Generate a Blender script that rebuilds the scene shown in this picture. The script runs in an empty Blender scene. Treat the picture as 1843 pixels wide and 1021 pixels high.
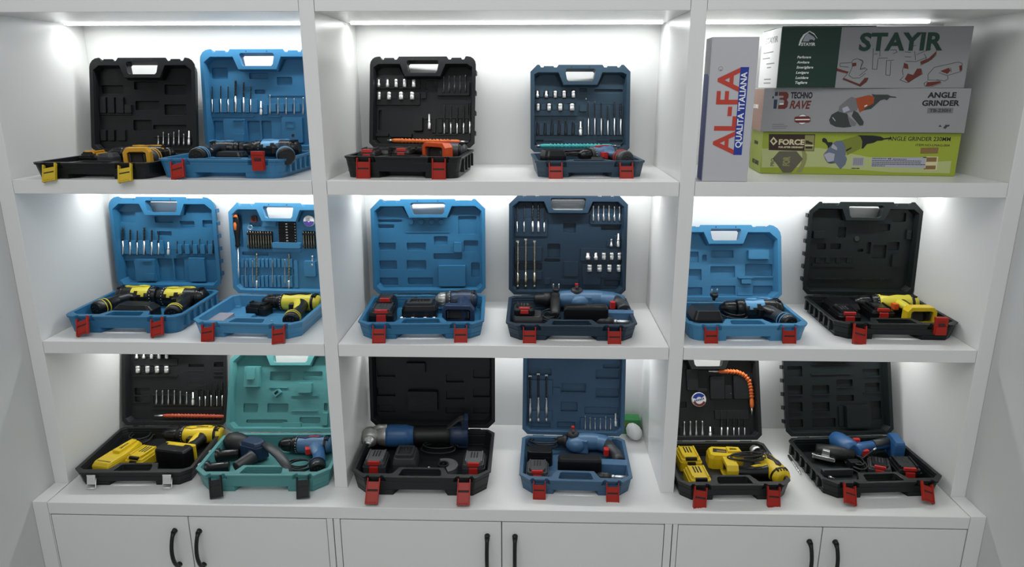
import bpy, bmesh, math, random
from mathutils import Vector, Matrix
from mathutils.geometry import tessellate_polygon
random.seed(7)
S = bpy.context.scene
C = S.collection
OFF = 1.36                      # height of the picture's datum above the floor
# ------------------------------------------------------------------ camera
FPX = 1269.8575
CAM = Vector((0.07671636, -1.79698241, 0.37798699 + OFF))
PITCH, YAW = -0.2705, -0.0283
FW = Vector((math.sin(YAW) * math.cos(PITCH), math.cos(YAW) * math.cos(PITCH), math.sin(PITCH)))
RT = FW.cross(Vector((0, 0, 1))).normalized()
UP = RT.cross(FW)
cam_d = bpy.data.cameras.new('camera')
cam = bpy.data.objects.new('camera', cam_d)
C.objects.link(cam)
m3 = Matrix((RT, UP, -FW)).transposed()
cam.matrix_world = Matrix.Translation(CAM) @ m3.to_4x4()
cam_d.sensor_width = 36
cam_d.lens = FPX / 1843 * 36
cam_d.clip_start = .02
S.camera = cam
# ------------------------------------------------------------------ light
LED_W, LED_E, ROOM_W, WORLD = 1.7, 6.0, 27.0, .52
w = bpy.data.worlds.new('world')
S.world = w
w.use_nodes = True
w.node_tree.nodes['Background'].inputs[0].default_value = (.93, .97, 1, 1)
w.node_tree.nodes['Background'].inputs[1].default_value = WORLD
S.view_settings.view_transform = 'Standard'
S.view_settings.look = 'None'
S.view_settings.gamma = 1
S.view_settings.use_curve_mapping = False
S.view_settings.exposure = 0.0


def area(name, loc, sx, sy, power, rot=(0, 0, 0), col=(1, 1, 1), spread=180):
    d = bpy.data.lights.new(name, 'AREA')
    d.shape = 'RECTANGLE'
    d.size, d.size_y, d.energy, d.color = sx, sy, power, col
    d.spread = math.radians(spread)
    o = bpy.data.objects.new(name, d)
    C.objects.link(o)
    o.location, o.rotation_euler = loc, rot
    return o


area('ceiling_light', (-.4, -1.9, 3.6), 2.4, 1.4, ROOM_W, (math.radians(36), 0, 0), (1, .99, .97))
# shelving dimensions
XL0, XL1, XL2, XR1, XR2, XR3 = -1.2725, -.4877, -.45, .45, .4887, 1.2666
Z1, Z1B, Z2, Z2B, ZC, ZT = [v + OFF for v in (.149, .1124, -.2964, -.332, -.7386, .5558)]
D, PR, ZF = .4105, .0983, -.775 + OFF
BAYS = {'left': (XL0, XL1), 'centre': (XL2, XR1), 'right': (XR2, XR3)}
TOPS = {1: ZT, 2: Z1B, 3: Z2B}
for bn, (a, b) in BAYS.items():
    for r_, z in TOPS.items():
        b_ = 1.17 if (bn, r_) == ('right', 1) else b - .012
        area('led_light', ((a + .012 + b_) / 2, .309, z - .0062), b_ - a - .012, .010, LED_W * (b_ - a) / .9, (0, 0, 0), (.98, 1, .995))


# ------------------------------------------------------------------ materials
def mat(name, col, rough=.5, metal=0, spec=.5, bump=0, bscale=200, trans=0, var=0, coat=0):
    m = bpy.data.materials.new(name)
    m.use_nodes = True
    nt = m.node_tree
    b = nt.nodes['Principled BSDF']
    b.inputs['Base Color'].default_value = (*col, 1)
    b.inputs['Roughness'].default_value = rough
    b.inputs['Metallic'].default_value = metal
    b.inputs['Specular IOR Level'].default_value = spec
    b.inputs['Coat Weight'].default_value = coat
    b.inputs['Transmission Weight'].default_value = trans
    if var or bump:
        tc = nt.nodes.new('ShaderNodeTexCoord')
        n = nt.nodes.new('ShaderNodeTexNoise')
        n.inputs['Scale'].default_value = bscale
        n.inputs['Detail'].default_value = 3
        nt.links.new(tc.outputs['Object'], n.inputs['Vector'])
    if bump:
        bp = nt.nodes.new('ShaderNodeBump')
        bp.inputs['Strength'].default_value = bump
        bp.inputs['Distance'].default_value = .001
        nt.links.new(n.outputs['Fac'], bp.inputs['Height'])
        nt.links.new(bp.outputs['Normal'], b.inputs['Normal'])
    if var:
        mx = nt.nodes.new('ShaderNodeMix')
        mx.data_type = 'RGBA'
        mx.inputs[6].default_value = (*[c * (1 - var) for c in col], 1)
        mx.inputs[7].default_value = (*[min(1, c * (1 + var)) for c in col], 1)
        n2 = nt.nodes.new('ShaderNodeTexNoise')
        n2.inputs['Scale'].default_value = 6
        nt.links.new(tc.outputs['Object'], n2.inputs['Vector'])
        nt.links.new(n2.outputs['Fac'], mx.inputs[0])
        nt.links.new(mx.outputs[2], b.inputs['Base Color'])
    return m


def pl(name, col, rough=.42, **k):
    return mat(name, col, rough, bump=.12, bscale=500, var=.06, spec=.32, **k)


def srgb(*c):
    return tuple(((v / 255) / 12.92 if v <= 10 else (((v / 255) + .055) / 1.055) ** 2.4) for v in c)


M = dict(
    white=mat('white_laminate', (.77, .775, .765), .3, var=.012, spec=.45),
    wall=mat('painted_wall', (.60, .61, .605), .7, var=.03, bump=.1, bscale=120),
    gap=mat('dark_gap', (.02, .02, .02), .8),
    floor=mat('floor_tile', (.62, .61, .59), .35, var=.05),
    blackcase=pl('black_case_plastic', (.0075, .0085, .0092), .38),
    greycase=pl('charcoal_case_plastic', (.0135, .015, .016), .4),
    greencase=pl('blackish_green_case_plastic', (.0065, .0105, .010), .38),
    blue=pl('blue_case_plastic', (.040, .175, .335), .38),
    blue2=pl('light_blue_case_plastic', (.060, .225, .40), .38),
    blue3=pl('cobalt_case_plastic', (.028, .148, .285), .38),
    slate=pl('slate_blue_case_plastic', (.030, .060, .092), .4),
    navy=pl('navy_case_plastic', (.013, .031, .054), .4),
    steelblue=pl('steel_blue_case_plastic', (.050, .115, .20), .4),
    teal=pl('teal_case_plastic', (.085, .27, .275), .42),
    red=mat('red_latch_plastic', (.34, .020, .012), .36, var=.04, spec=.25),
    ylatch=mat('yellow_latch_plastic', (.60, .42, .02), .35, var=.04),
    dlatch=mat('black_latch_plastic', (.012, .012, .013), .3, var=.04),
    rubber=mat('black_rubber', (.009, .009, .010), .5, bump=.2, bscale=700, var=.1),
    black=mat('black_tool_plastic', (.007, .007, .008), .3, var=.1, spec=.4),
    dgrey=mat('dark_grey_tool_plastic', (.035, .038, .042), .42, var=.08),
    grey=mat('grey_tool_plastic', (.12, .125, .13), .45, var=.08),
    yellow=mat('yellow_tool_plastic', (.70, .50, .015), .36, var=.05),
    yellow2=mat('lime_yellow_tool_plastic', (.66, .58, .05), .36, var=.05),
    amber=mat('amber_tool_plastic', (.66, .34, .02), .38, var=.05),
    orange=mat('orange_red_tool_plastic', (.66, .085, .015), .38, var=.05),
    tred=mat('red_tool_plastic', (.50, .025, .02), .33, var=.05),
    tblue=mat('blue_tool_plastic', (.025, .10, .25), .38, var=.06),
    tnavy=mat('navy_tool_plastic', (.013, .03, .075), .4, var=.06),
    tsky=mat('sky_blue_tool_plastic', (.12, .34, .58), .38, var=.05),
    tsteel=mat('greyish_blue_tool_plastic', (.055, .14, .26), .4, var=.05),
    chrome=mat('chrome_steel', (.86, .86, .85), .3, metal=.85),
    steel=mat('bit_steel', (.55, .55, .56), .3, metal=1, var=.05),
    dsteel=mat('blackened_steel', (.06, .06, .06), .35, metal=.9, var=.05),
    brass=mat('tinted_bit_steel', (.42, .38, .28), .32, metal=1, var=.08),
    alu=mat('cast_aluminium', (.50, .50, .48), .42, metal=.85, var=.06, bump=.15, bscale=300),
    orangehose=mat('orange_flexible_shaft_plastic', (.72, .16, .03), .42, var=.05),
    redhose=mat('brick_orange_shaft_plastic', (.50, .075, .03), .42, var=.05),
    tealhose=mat('teal_shaft_plastic', (.05, .42, .42), .4, var=.05),
    wprint=mat('white_print', (.85, .85, .85), .5, var=.01),
    handle=mat('black_pull_metal', (.008, .008, .008), .35, metal=.3),
    card=mat('white_coated_carton', (.50, .50, .53), .42, var=.015),
    cardside=mat('white_carton_side', (.72, .72, .72), .5, var=.02),
    cardgreyshade=mat('grey_or_shaded_white_carton', (.30, .305, .31), .4, var=.02),  # grey carton, and a white carton front with shade put into its colour
    cardkraft=mat('pinkish_kraft_carton', (.36, .22, .18), .6, var=.05),
    cardlime=mat('lime_carton', (.33, .40, .035), .42, var=.02),
    cardlime2=mat('pale_lime_carton', (.47, .52, .22), .42, var=.02),
    cardgreen=mat('dark_green_carton', (.004, .035, .022), .4, var=.03),
    pgreen=mat('dark_green_ink', (.004, .040, .024), .45),
    pblack=mat('black_ink', (.010, .010, .010), .45),
    pred=mat('red_ink', (.50, .045, .025), .45),
    pblue=mat('blue_ink', (.010, .035, .30), .45),
    pnavy=mat('navy_ink', (.010, .030, .075), .45),
    pmaroon=mat('maroon_ink', (.14, .018, .012), .45),
    pbrown=mat('brown_ink', (.035, .012, .008), .45),
    ptaupe=mat('taupe_ink', (.12, .11, .075), .45),
    pkhaki=mat('khaki_ink', (.28, .28, .10), .45),
    pcream=mat('cream_ink', (.68, .64, .38), .45),
    ptan=mat('tan_ink', (.24, .14, .045), .45),
    pgrey=mat('grey_ink', (.17, .175, .18), .45),
    plgrey=mat('pale_grey_ink', (.42, .43, .50), .45),
    psteel=mat('bluish_grey_ink', (.14, .17, .24), .45),
    psoot=mat('soot_grey_ink', (.035, .045, .042), .45),
    porange=mat('orange_ink', (.36, .06, .012), .45),
    polive=mat('olive_lime_ink', (.20, .235, .025), .45),
    purple=mat('violet_label', (.09, .06, .30), .4),
    label=mat('white_label', (.78, .76, .76), .4),
    clear=mat('clear_plastic', (.55, .52, .58), .15, trans=.35, spec=.6),
    foam=mat('white_foam_wrap', (.80, .81, .80), .8, bump=.4, bscale=90, var=.03),
    greencard=mat('green_carton', (.05, .30, .09), .45, var=.15),
)
em = bpy.data.materials.new('led_diffuser')
em.use_nodes = True
e_ = em.node_tree.nodes.new('ShaderNodeEmission')
e_.inputs[0].default_value = (.98, 1, .995, 1)
e_.inputs[1].default_value = LED_E
em.node_tree.links.new(e_.outputs[0], em.node_tree.nodes['Material Output'].inputs[0])
M['led'] = em


# ------------------------------------------------------------------ geometry builder
class G:
    def __init__(s, T=None):
        s.bm = bmesh.new()
        s.ms = []
        s.mi = 0
        s.T = T or Matrix.Identity(4)

    def m(s, key):
        if key not in s.ms:
            s.ms.append(key)
        s.mi = s.ms.index(key)
        return s

    def v(s, p):
        return s.bm.verts.new(s.T @ Vector(p))

    def f(s, vs, smooth=False):
        try:
            fc = s.bm.faces.new(vs)
            fc.material_index = s.mi
            fc.smooth = smooth
            return fc
        except ValueError:
            return None

    def box(s, x0, y0, z0, x1, y1, z1, tx=0, ty=0):
        # tx, ty shrink the top face
        P = [s.v(p) for p in ((x0, y0, z0), (x1, y0, z0), (x1, y1, z0), (x0, y1, z0), (x0 + tx, y0 + ty, z1), (x1 - tx, y0 + ty, z1), (x1 - tx, y1 - ty, z1), (x0 + tx, y1 - ty, z1))]
        for q in ((3, 2, 1, 0), (4, 5, 6, 7), (0, 1, 5, 4), (1, 2, 6, 5), (2, 3, 7, 6), (3, 0, 4, 7)):
            s.f([P[i] for i in q])
        return s

    def obox(s, c, ax, half, t=0):
        """box centred at c; ax = angle of its x axis; half sizes"""
        T0 = s.T
        s.T = T0 @ Matrix.Translation(c) @ Matrix.Rotation(ax, 4, 'Z')
        s.box(-half[0], -half[1], -half[2], half[0], half[1], half[2], t, t)
        s.T = T0
        return s

    def prism(s, poly, z0, z1, holes=(), inset=0, smooth=False):
        loops = [list(poly)] + [list(h) for h in holes]
        flat = [p for l in loops for p in l]
        tris = tessellate_polygon([[Vector((p[0], p[1], 0)) for p in l] for l in loops])
        lo = [s.v((p[0], p[1], z0)) for p in flat]
        if inset:
            cx = sum(p[0] for p in poly) / len(poly)
            cy = sum(p[1] for p in poly) / len(poly)
            mx = max(math.hypot(p[0] - cx, p[1] - cy) for p in poly)
            k = 1 - inset / mx
            hi = [s.v((cx + (p[0] - cx) * k, cy + (p[1] - cy) * k, z1)) for p in flat]
        else:
            hi = [s.v((p[0], p[1], z1)) for p in flat]
        for t in tris:
            s.f([lo[t[2]], lo[t[1]], lo[t[0]]])
            s.f([hi[t[0]], hi[t[1]], hi[t[2]]])
        k = 0
        for l in loops:
            n = len(l)
            for i in range(n):
                a, b = k + i, k + (i + 1) % n
                s.f([lo[a], lo[b], hi[b], hi[a]], smooth)
            k += n
        return s

    def frame(s, d):
        d = Vector(d).normalized()
        a = Vector((0, 0, 1)) if abs(d.z) < .9 else Vector((1, 0, 0))
        x = a.cross(d).normalized()
        return x, d.cross(x), d

    def lathe(s, P0, P1, prof, n=18, sq=1, caps=True):
        """prof: (t along P0..P1, radius); sq squashes the z-ish direction"""
        P0, P1 = Vector(P0), Vector(P1)
        x, y, d = s.frame(P1 - P0)
        rings = []
        for t, r in prof:
            c = P0.lerp(P1, t)
            rings.append([s.v(c + x * (r * math.cos(2 * math.pi * i / n)) + y * (r * sq * math.sin(2 * math.pi * i / n))) for i in range(n)])
        for a, b in zip(rings, rings[1:]):
            for i in range(n):
                s.f([a[i], a[(i + 1) % n], b[(i + 1) % n], b[i]], True)
        if caps:
            s.f(rings[0][::-1])
            s.f(rings[-1])
        return s

    def tube(s, pts, r, n=8, sq=1, caps=True):
        pts = [Vector(p) for p in pts]
        N = len(pts)
        rs = r if isinstance(r, (list, tuple)) else [r] * N
        rings = []
        px = None
        for i, p in enumerate(pts):
            d = (pts[min(i + 1, N - 1)] - pts[max(i - 1, 0)])
            x, y, d = s.frame(d)
            if px is not None and abs(d.dot(px)) < .95:
                x = (px - d * px.dot(d)).normalized()
                y = d.cross(x)
            px = x
            rings.append([s.v(p + x * (rs[i] * math.cos(2 * math.pi * k / n)) + y * (rs[i] * sq * math.sin(2 * math.pi * k / n))) for k in range(n)])
        for a, b in zip(rings, rings[1:]):
            for i in range(n):
                s.f([a[i], a[(i + 1) % n], b[(i + 1) % n], b[i]], True)
        if caps:
            s.f(rings[0][::-1])
            s.f(rings[-1])
        return s

    def ball(s, c, r, n=14):
        c = Vector(c)
        r = (r, r, r) if isinstance(r, (int, float)) else r
        rings = []
        for j in range(1, n // 2):
            th = math.pi * j / (n // 2)
            rings.append([s.v(c + Vector((r[0] * math.sin(th) * math.cos(2 * math.pi * i / n), r[1] * math.sin(th) * math.sin(2 * math.pi * i / n), r[2] * math.cos(th)))) for i in range(n)])
        t, b = s.v(c + Vector((0, 0, r[2]))), s.v(c - Vector((0, 0, r[2])))
        for a, q in zip(rings, rings[1:]):
            for i in range(n):
                s.f([a[(i + 1) % n], a[i], q[i], q[(i + 1) % n]], True)
        for i in range(n):
            s.f([rings[0][i], rings[0][(i + 1) % n], t], True)
            s.f([rings[-1][(i + 1) % n], rings[-1][i], b], True)
        return s


def rrect(x0, y0, x1, y1, r, n=3):
    out = []
    for cx, cy, a0 in ((x1 - r, y0 + r, -90), (x1 - r, y1 - r, 0), (x0 + r, y1 - r, 90), (x0 + r, y0 + r, 180)):
        for i in range(n + 1):
            a = math.radians(a0 + 90 * i / n)
            out.append((cx + r * math.cos(a), cy + r * math.sin(a)))
    return out


def circ(x, y, r, n=24, ry=None):
    return [(x + r * math.cos(2 * math.pi * i / n), y + (ry or r) * math.sin(2 * math.pi * i / n)) for i in range(n)]


def link(name, g, parent=None, frame=None, origin=(0, 0, 0), bevel=0, seg=2):
    """turns the builder into one mesh object; vertices are shifted so that origin is the pivot"""
    bmesh.ops.recalc_face_normals(g.bm, faces=g.bm.faces[:])
    if any(origin):
        bmesh.ops.translate(g.bm, verts=g.bm.verts[:], vec=-Vector(origin))
    me = bpy.data.meshes.new(name)
    g.bm.to_mesh(me)
    g.bm.free()
    for k in g.ms:
        me.materials.append(M[k])
    o = bpy.data.objects.new(name, me)
    C.objects.link(o)
    if parent:
        o.parent = parent
    if frame is not None:
        o.matrix_local = frame @ Matrix.Translation(origin)
    if bevel:
        b = o.modifiers.new('bevel', 'BEVEL')
        b.width, b.segments, b.limit_method, b.angle_limit = bevel, seg, 'ANGLE', math.radians(38)
        b.harden_normals = False
        b.use_clamp_overlap = True
    return o


def tag(o, label, cat=None, group=None, kind=None):
    if label:
        o['label'] = label
    if cat:
        o['category'] = cat
    if group:
        o['group'] = group
    if kind:
        o['kind'] = kind
    return o


def empty(name, frame, origin=(0, 0, 0)):
    o = bpy.data.objects.new(name, None)
    C.objects.link(o)
    o.empty_display_size = .02
    o.matrix_local = frame @ Matrix.Translation(origin)
    return o


class Thing:
    """a top-level Empty with its parts; geometry is given in the frame's coordinates"""
    def __init__(s, name, label, cat, frame, origin=(0, 0, 0), group=None):
        s.origin = Vector(origin)
        s.o = tag(empty(name, frame, origin), label, cat, group)

    def part(s, name, g, bevel=0, label=None, parent=None):
        o = link(name, g, parent or s.o, None, s.origin if not parent else s.origin, bevel)
        if label:
            o['label'] = label
        return o


I4 = Matrix.Identity(4)


# ------------------------------------------------------------------ rays, to measure places in the room
def ray(px, py):
    return FW + RT * ((px - 921.5) / FPX) - UP * ((py - 510.5) / FPX)


def hit(px, py, P, N):
    d = ray(px, py)
    P, N = Vector(P), Vector(N)
    return CAM + d * ((P - CAM).dot(N) / d.dot(N))


# ------------------------------------------------------------------ the room
def slabobj(name, x0, y0, z0, x1, y1, z1, m):
    g = G().m(m)
    g.box(x0, y0, z0, x1, y1, z1)
    return g


WL, WR = XL0 - .042, XR3 + .042
tag(link('wall_back', slabobj('', WL - .1, D + .03, 0, WR + .1, D + .13, 2.7, 'wall')), None, kind='structure')
tag(link('wall_left', slabobj('', WL - .1, -3, 0, WL, D + .03, 2.7, 'wall')), None, kind='structure')
tag(link('wall_right', slabobj('', WR, -3, 0, WR + .1, D + .03, 2.7, 'wall')), None, kind='structure')
tag(link('floor', slabobj('', WL - .1, -3, -.05, WR + .1, D + .13, 0, 'floor')), None, kind='structure')

sh = Thing('display_shelving', 'white built-in shelving of three bays holding the open tool cases', 'shelving', I4, (0, 0, ZC))
for x0, x1 in ((WL, XL0), (XL1, XL2), (XR1, XR2), (XR3, WR)):
    g = G().m('white')
    g.box(x0 + .0004, 0, ZC, x1 - .0004, D, ZT + .35)
    sh.part('upright_panel', g, .0012)
g = G().m('white')
g.box(WL, D, ZC, WR, D + .018, ZT + .35)
sh.part('back_panel', g)
for bn, (a, b) in BAYS.items():
    for zt, zb in ((Z1, Z1B), (Z2, Z2B), (ZT + .35, ZT)):
        g = G().m('white')
        g.box(a + .0006, .0008, zb, b - .0006, D, zt)
        sh.part('shelf_board' if zt < ZT else 'header_board', g, .001)
    for r_, z in TOPS.items():
        g = G().m('led')
        g.box(a + .012, .302, z - .005, 1.17 if (bn, r_) == ('right', 1) else b - .012, .316, z - .0002)
        sh.part('light_strip', g, label='glowing white light strip under the board')

# worktop and base cabinets
t = Thing('worktop', 'white worktop running under the three bays, above the cupboard doors', 'worktop', I4, (0, 0, ZF))
g = G().m('white')
g.box(XL0 + .001, -PR, ZF, XR3 - .001, D, ZC)
t.part('top_board', g, .0015)
for x0, x1 in ((WL + .0005, XL0 - .0003), (XR3 + .0003, WR - .0005)):
    g = G().m('white')
    g.box(x0, -PR, 0.0, x1, -.0004, ZC + .002)
    g.box(x0, -.0004, 0.0, x1, D, ZC - .0005)
    t.part('filler_strip', g, .001)
CAB = [('left', XL0, (XL1 + XL2) / 2, (-1.2668, -.8795, -.8765, -.4885), (-.92, -.85)),
       ('middle', (XL1 + XL2) / 2, (XR1 + XR2) / 2, (-.4485, -.0015, .0015, .4465), (-.040, .037)),
       ('right', (XR1 + XR2) / 2, XR3, (.4855, .8755, .8785, 1.2635), (.845, .915))]
for nm, x0, x1, dx, hx in CAB:
    t = Thing('base_cabinet', {'left': 'white two-door cupboard under the left bay with bowed black handles', 'middle': 'white two-door cupboard under the middle bay between the other two', 'right': 'white two-door cupboard under the right bay'}[nm], 'cabinet', I4, (x0, 0, 0), 'white cupboards under the worktop')
    g = G().m('white')
    g.box(x0 + .0015, -PR + .019, .02, x1 - .0015, D - .01, ZF - .0005)
    for fx0, fx1 in ((x0 + .0015, dx[0] - .002), (dx[3] + .002, x1 - .0015)):
        if fx1 > fx0:
            g.box(fx0, -PR, .02, fx1, -PR + .019, ZF - .0005)
    t.part('carcass', g)
    for k in (0, 2):
        g = G().m('white')
        g.box(dx[k], -PR + .0005, .03, dx[k + 1], -PR + .0175, ZF - .0035)
        d_ = t.part('door', g, .001)
        hxx = hx[k // 2]
        zt, zb = -.822 + OFF, -.932 + OFF
        g = G().m('handle')
        pts = []
        for i in range(13):
            q = i / 12
            pts.append((hxx, -PR - .006 - .024 * math.sin(math.pi * q) ** .6, zt + (zb - zt) * q))
        g.tube(pts, [.0075 if i in (0, 12) else .0055 for i in range(13)], 8, 1)
        for zz in (zt, zb):
            g.lathe((hxx, -PR - .012, zz), (hxx, -PR + .001, zz), [(0, .006), (.6, .007), (1, .0085)], 10)
        t.part('handle', g, label='bowed black handle', parent=d_)


# ------------------------------------------------------------------ tool cases
def plan(a, d, c, xl, style='chamfer', notch=True):
    """outline of one half of a case: handle edge at y=0, hinge edge at y=d"""
    cb = c * .55
    P = [(-a, d - cb)]
    if style == 'round':
        P += [(-a, c)] + [(-a + c - c * math.cos(q), c - c * math.sin(q)) for q in (.4, .8, 1.2)] + [(-a + c, 0)]
    else:
        P += [(-a, c), (-a + c, 0)]
    if notch:
        P += [(-xl - .027, 0), (-xl - .022, .010), (-xl - .017, .010), (-xl - .014, .004), (-xl + .014, .004), (-xl + .017, .010), (-xl + .022, .010), (-xl + .029, 0)]
    Q = [(-x, y) for x, y in P[::-1]]
    P = P + Q
    P += [(a - cb, d), (-a + cb, d)]
    return P


def scaled(P, k, cy):
    return [(x * k, cy + (y - cy) * k) for x, y in P]


def shell(g, w, d, h, c, e=.011, style='chamfer', flip=False, floor=.004, hwf=.145, notch=True):
    a = w / 2
    xl = .317 * w
    hw = hwf * w
    out = plan(a, d, c, xl, style, notch)
    hole = [(-hw, .016), (-hw + .004, .0115), (hw - .004, .0115), (hw, .016), (hw - .005, .042), (hw - .010, .0475), (-hw + .010, .0475), (-hw + .005, .042)]
    ca = [(-a + e, d - e - c * .45), (-a + e, c + e * .7), (-a + c * .8 + e * .6, .022), (-hw - .020, .022), (-hw - .005, .0575), (hw + .005, .0575), (hw + .020, .022), (a - c * .8 - e * .6, .022), (a - e, c + e * .7), (a - e, d - e - c * .45), (a - e - c * .45, d - e), (-a + e + c * .45, d - e)]
    zb = h * .30
    F = (lambda P: [(x, d - y) for x, y in P]) if flip else (lambda P: P)
    sc = .985
    cy = d / 2
    T = F
    pout = plan(a, d, c, xl, style, False)
    i1 = next(i for i, p in enumerate(pout) if p[1] == 0 and p[0] > 0)
    pbay = pout[:i1] + [(-hw * 1.38, 0), (-hw * 1.02, .0485), (hw * 1.02, .0485), (hw * 1.38, 0)] + pout[i1:]
    g.prism(T(scaled(pbay, sc, cy)), 0, floor)
    g.prism(T(scaled(pbay, sc, cy)), floor, zb, [T(ca)])
    g.prism(T(scaled(pout, sc, cy)), zb, h - .015, [T(ca), T(hole)])
    g.prism(T(scaled(out, sc, cy)), h - .015, h - .006, [T(ca), T(hole)])
    g.prism(T(out), h - .006, h, [T(ca), T(hole)])
    # taper towards the outer skin
    for v in g.bm.verts:
        k = 1 - .055 * (1 - min(1, max(0, v.co.z / h)))
        v.co.x *= k
        v.co.y = cy + (v.co.y - cy) * (k if not flip else k)
    return ca


def latch(t, K, x, ang, col, ln=.048, style='flap', lean=0):
    h = K.h
    g = G().m(col)
    if style == 'flap':
        T0 = Matrix.Translation((x, .001, h - .006)) @ Matrix.Rotation(math.radians(-lean), 4, 'Y') @ Matrix.Rotation(math.radians(-ang), 4, 'X')
        g.T = T0
        # local: z down the flap (negative), y = thickness (outwards negative)
        wv = .0165
        g.box(-wv, -.004, -ln * .42, wv, -.0015, -.008)
        g.box(-wv, -.0045, -ln, wv, -.0018, -ln * .50)
        for s_ in (-1, 1):
            g.box(s_ * wv - .0016, -.0062, -ln, s_ * wv + .0016, .003, .002)
        g.box(-wv, -.0065, -ln, wv, -.0018, -ln + .003)
        for i in range(4):
            g.box(-.0125 + i * .0068, -.0062, -ln + .004, -.0088 + i * .0068, -.0035, -ln + .0065)
        g.m('gap' if col != 'dlatch' else 'gap')
        g.box(-wv, -.0028, -ln * .52, wv, -.0012, -ln * .40)
        return t.part('latch', g, .0007)
    if style == 'up':
        g.T = Matrix.Translation((x, -.004, h)) @ Matrix.Rotation(math.radians(ang), 4, 'X')
        g.prism([(-.017, 0), (.017, 0), (.017, .008), (-.017, .008)], -.026, .020, inset=.0)
        g.box(-.015, -.004, -.028, .015, .002, -.004, .001, .001)
        g.box(-.0165, -.002, .012, .0165, .012, .0215)
        g.m('gap')
        g.box(-.0085, -.0046, -.001, .0085, .002, .004)
        return t.part('latch', g, .001)
    if style == 'metal':
        g = G().m('chrome')
        g.T = Matrix.Translation((x, -.002, h - .006)) @ Matrix.Rotation(math.radians(-14), 4, 'X')
        g.box(-.012, -.002, -.027, .012, .0005, 0, 0, 0)
        g.box(-.0095, -.0032, -.022, .0095, -.0018, -.006)
        g.lathe((-.0125, -.001, -.001), (.0125, -.001, -.001), [(0, .002), (1, .002)], 8)
        o = t.part('latch', g, .0005, 'zinc plated draw latch plate')
        g = G().m('chrome')
        g.T = Matrix.Translation((x, -.002, h - .006)) @ Matrix.Rotation(math.radians(-10), 4, 'X')
        g.tube([(.014, 0, -.008), (.016, -.006, -.016), (.0155, -.008, -.034), (.012, -.012, -.0345), (-.010, -.012, -.0345), (-.0115, -.008, -.033), (-.0115, -.004, -.026)], .0013, 6)
        t.part('wire_loop', g, label='bright wire loop', parent=o)
        return o


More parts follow.
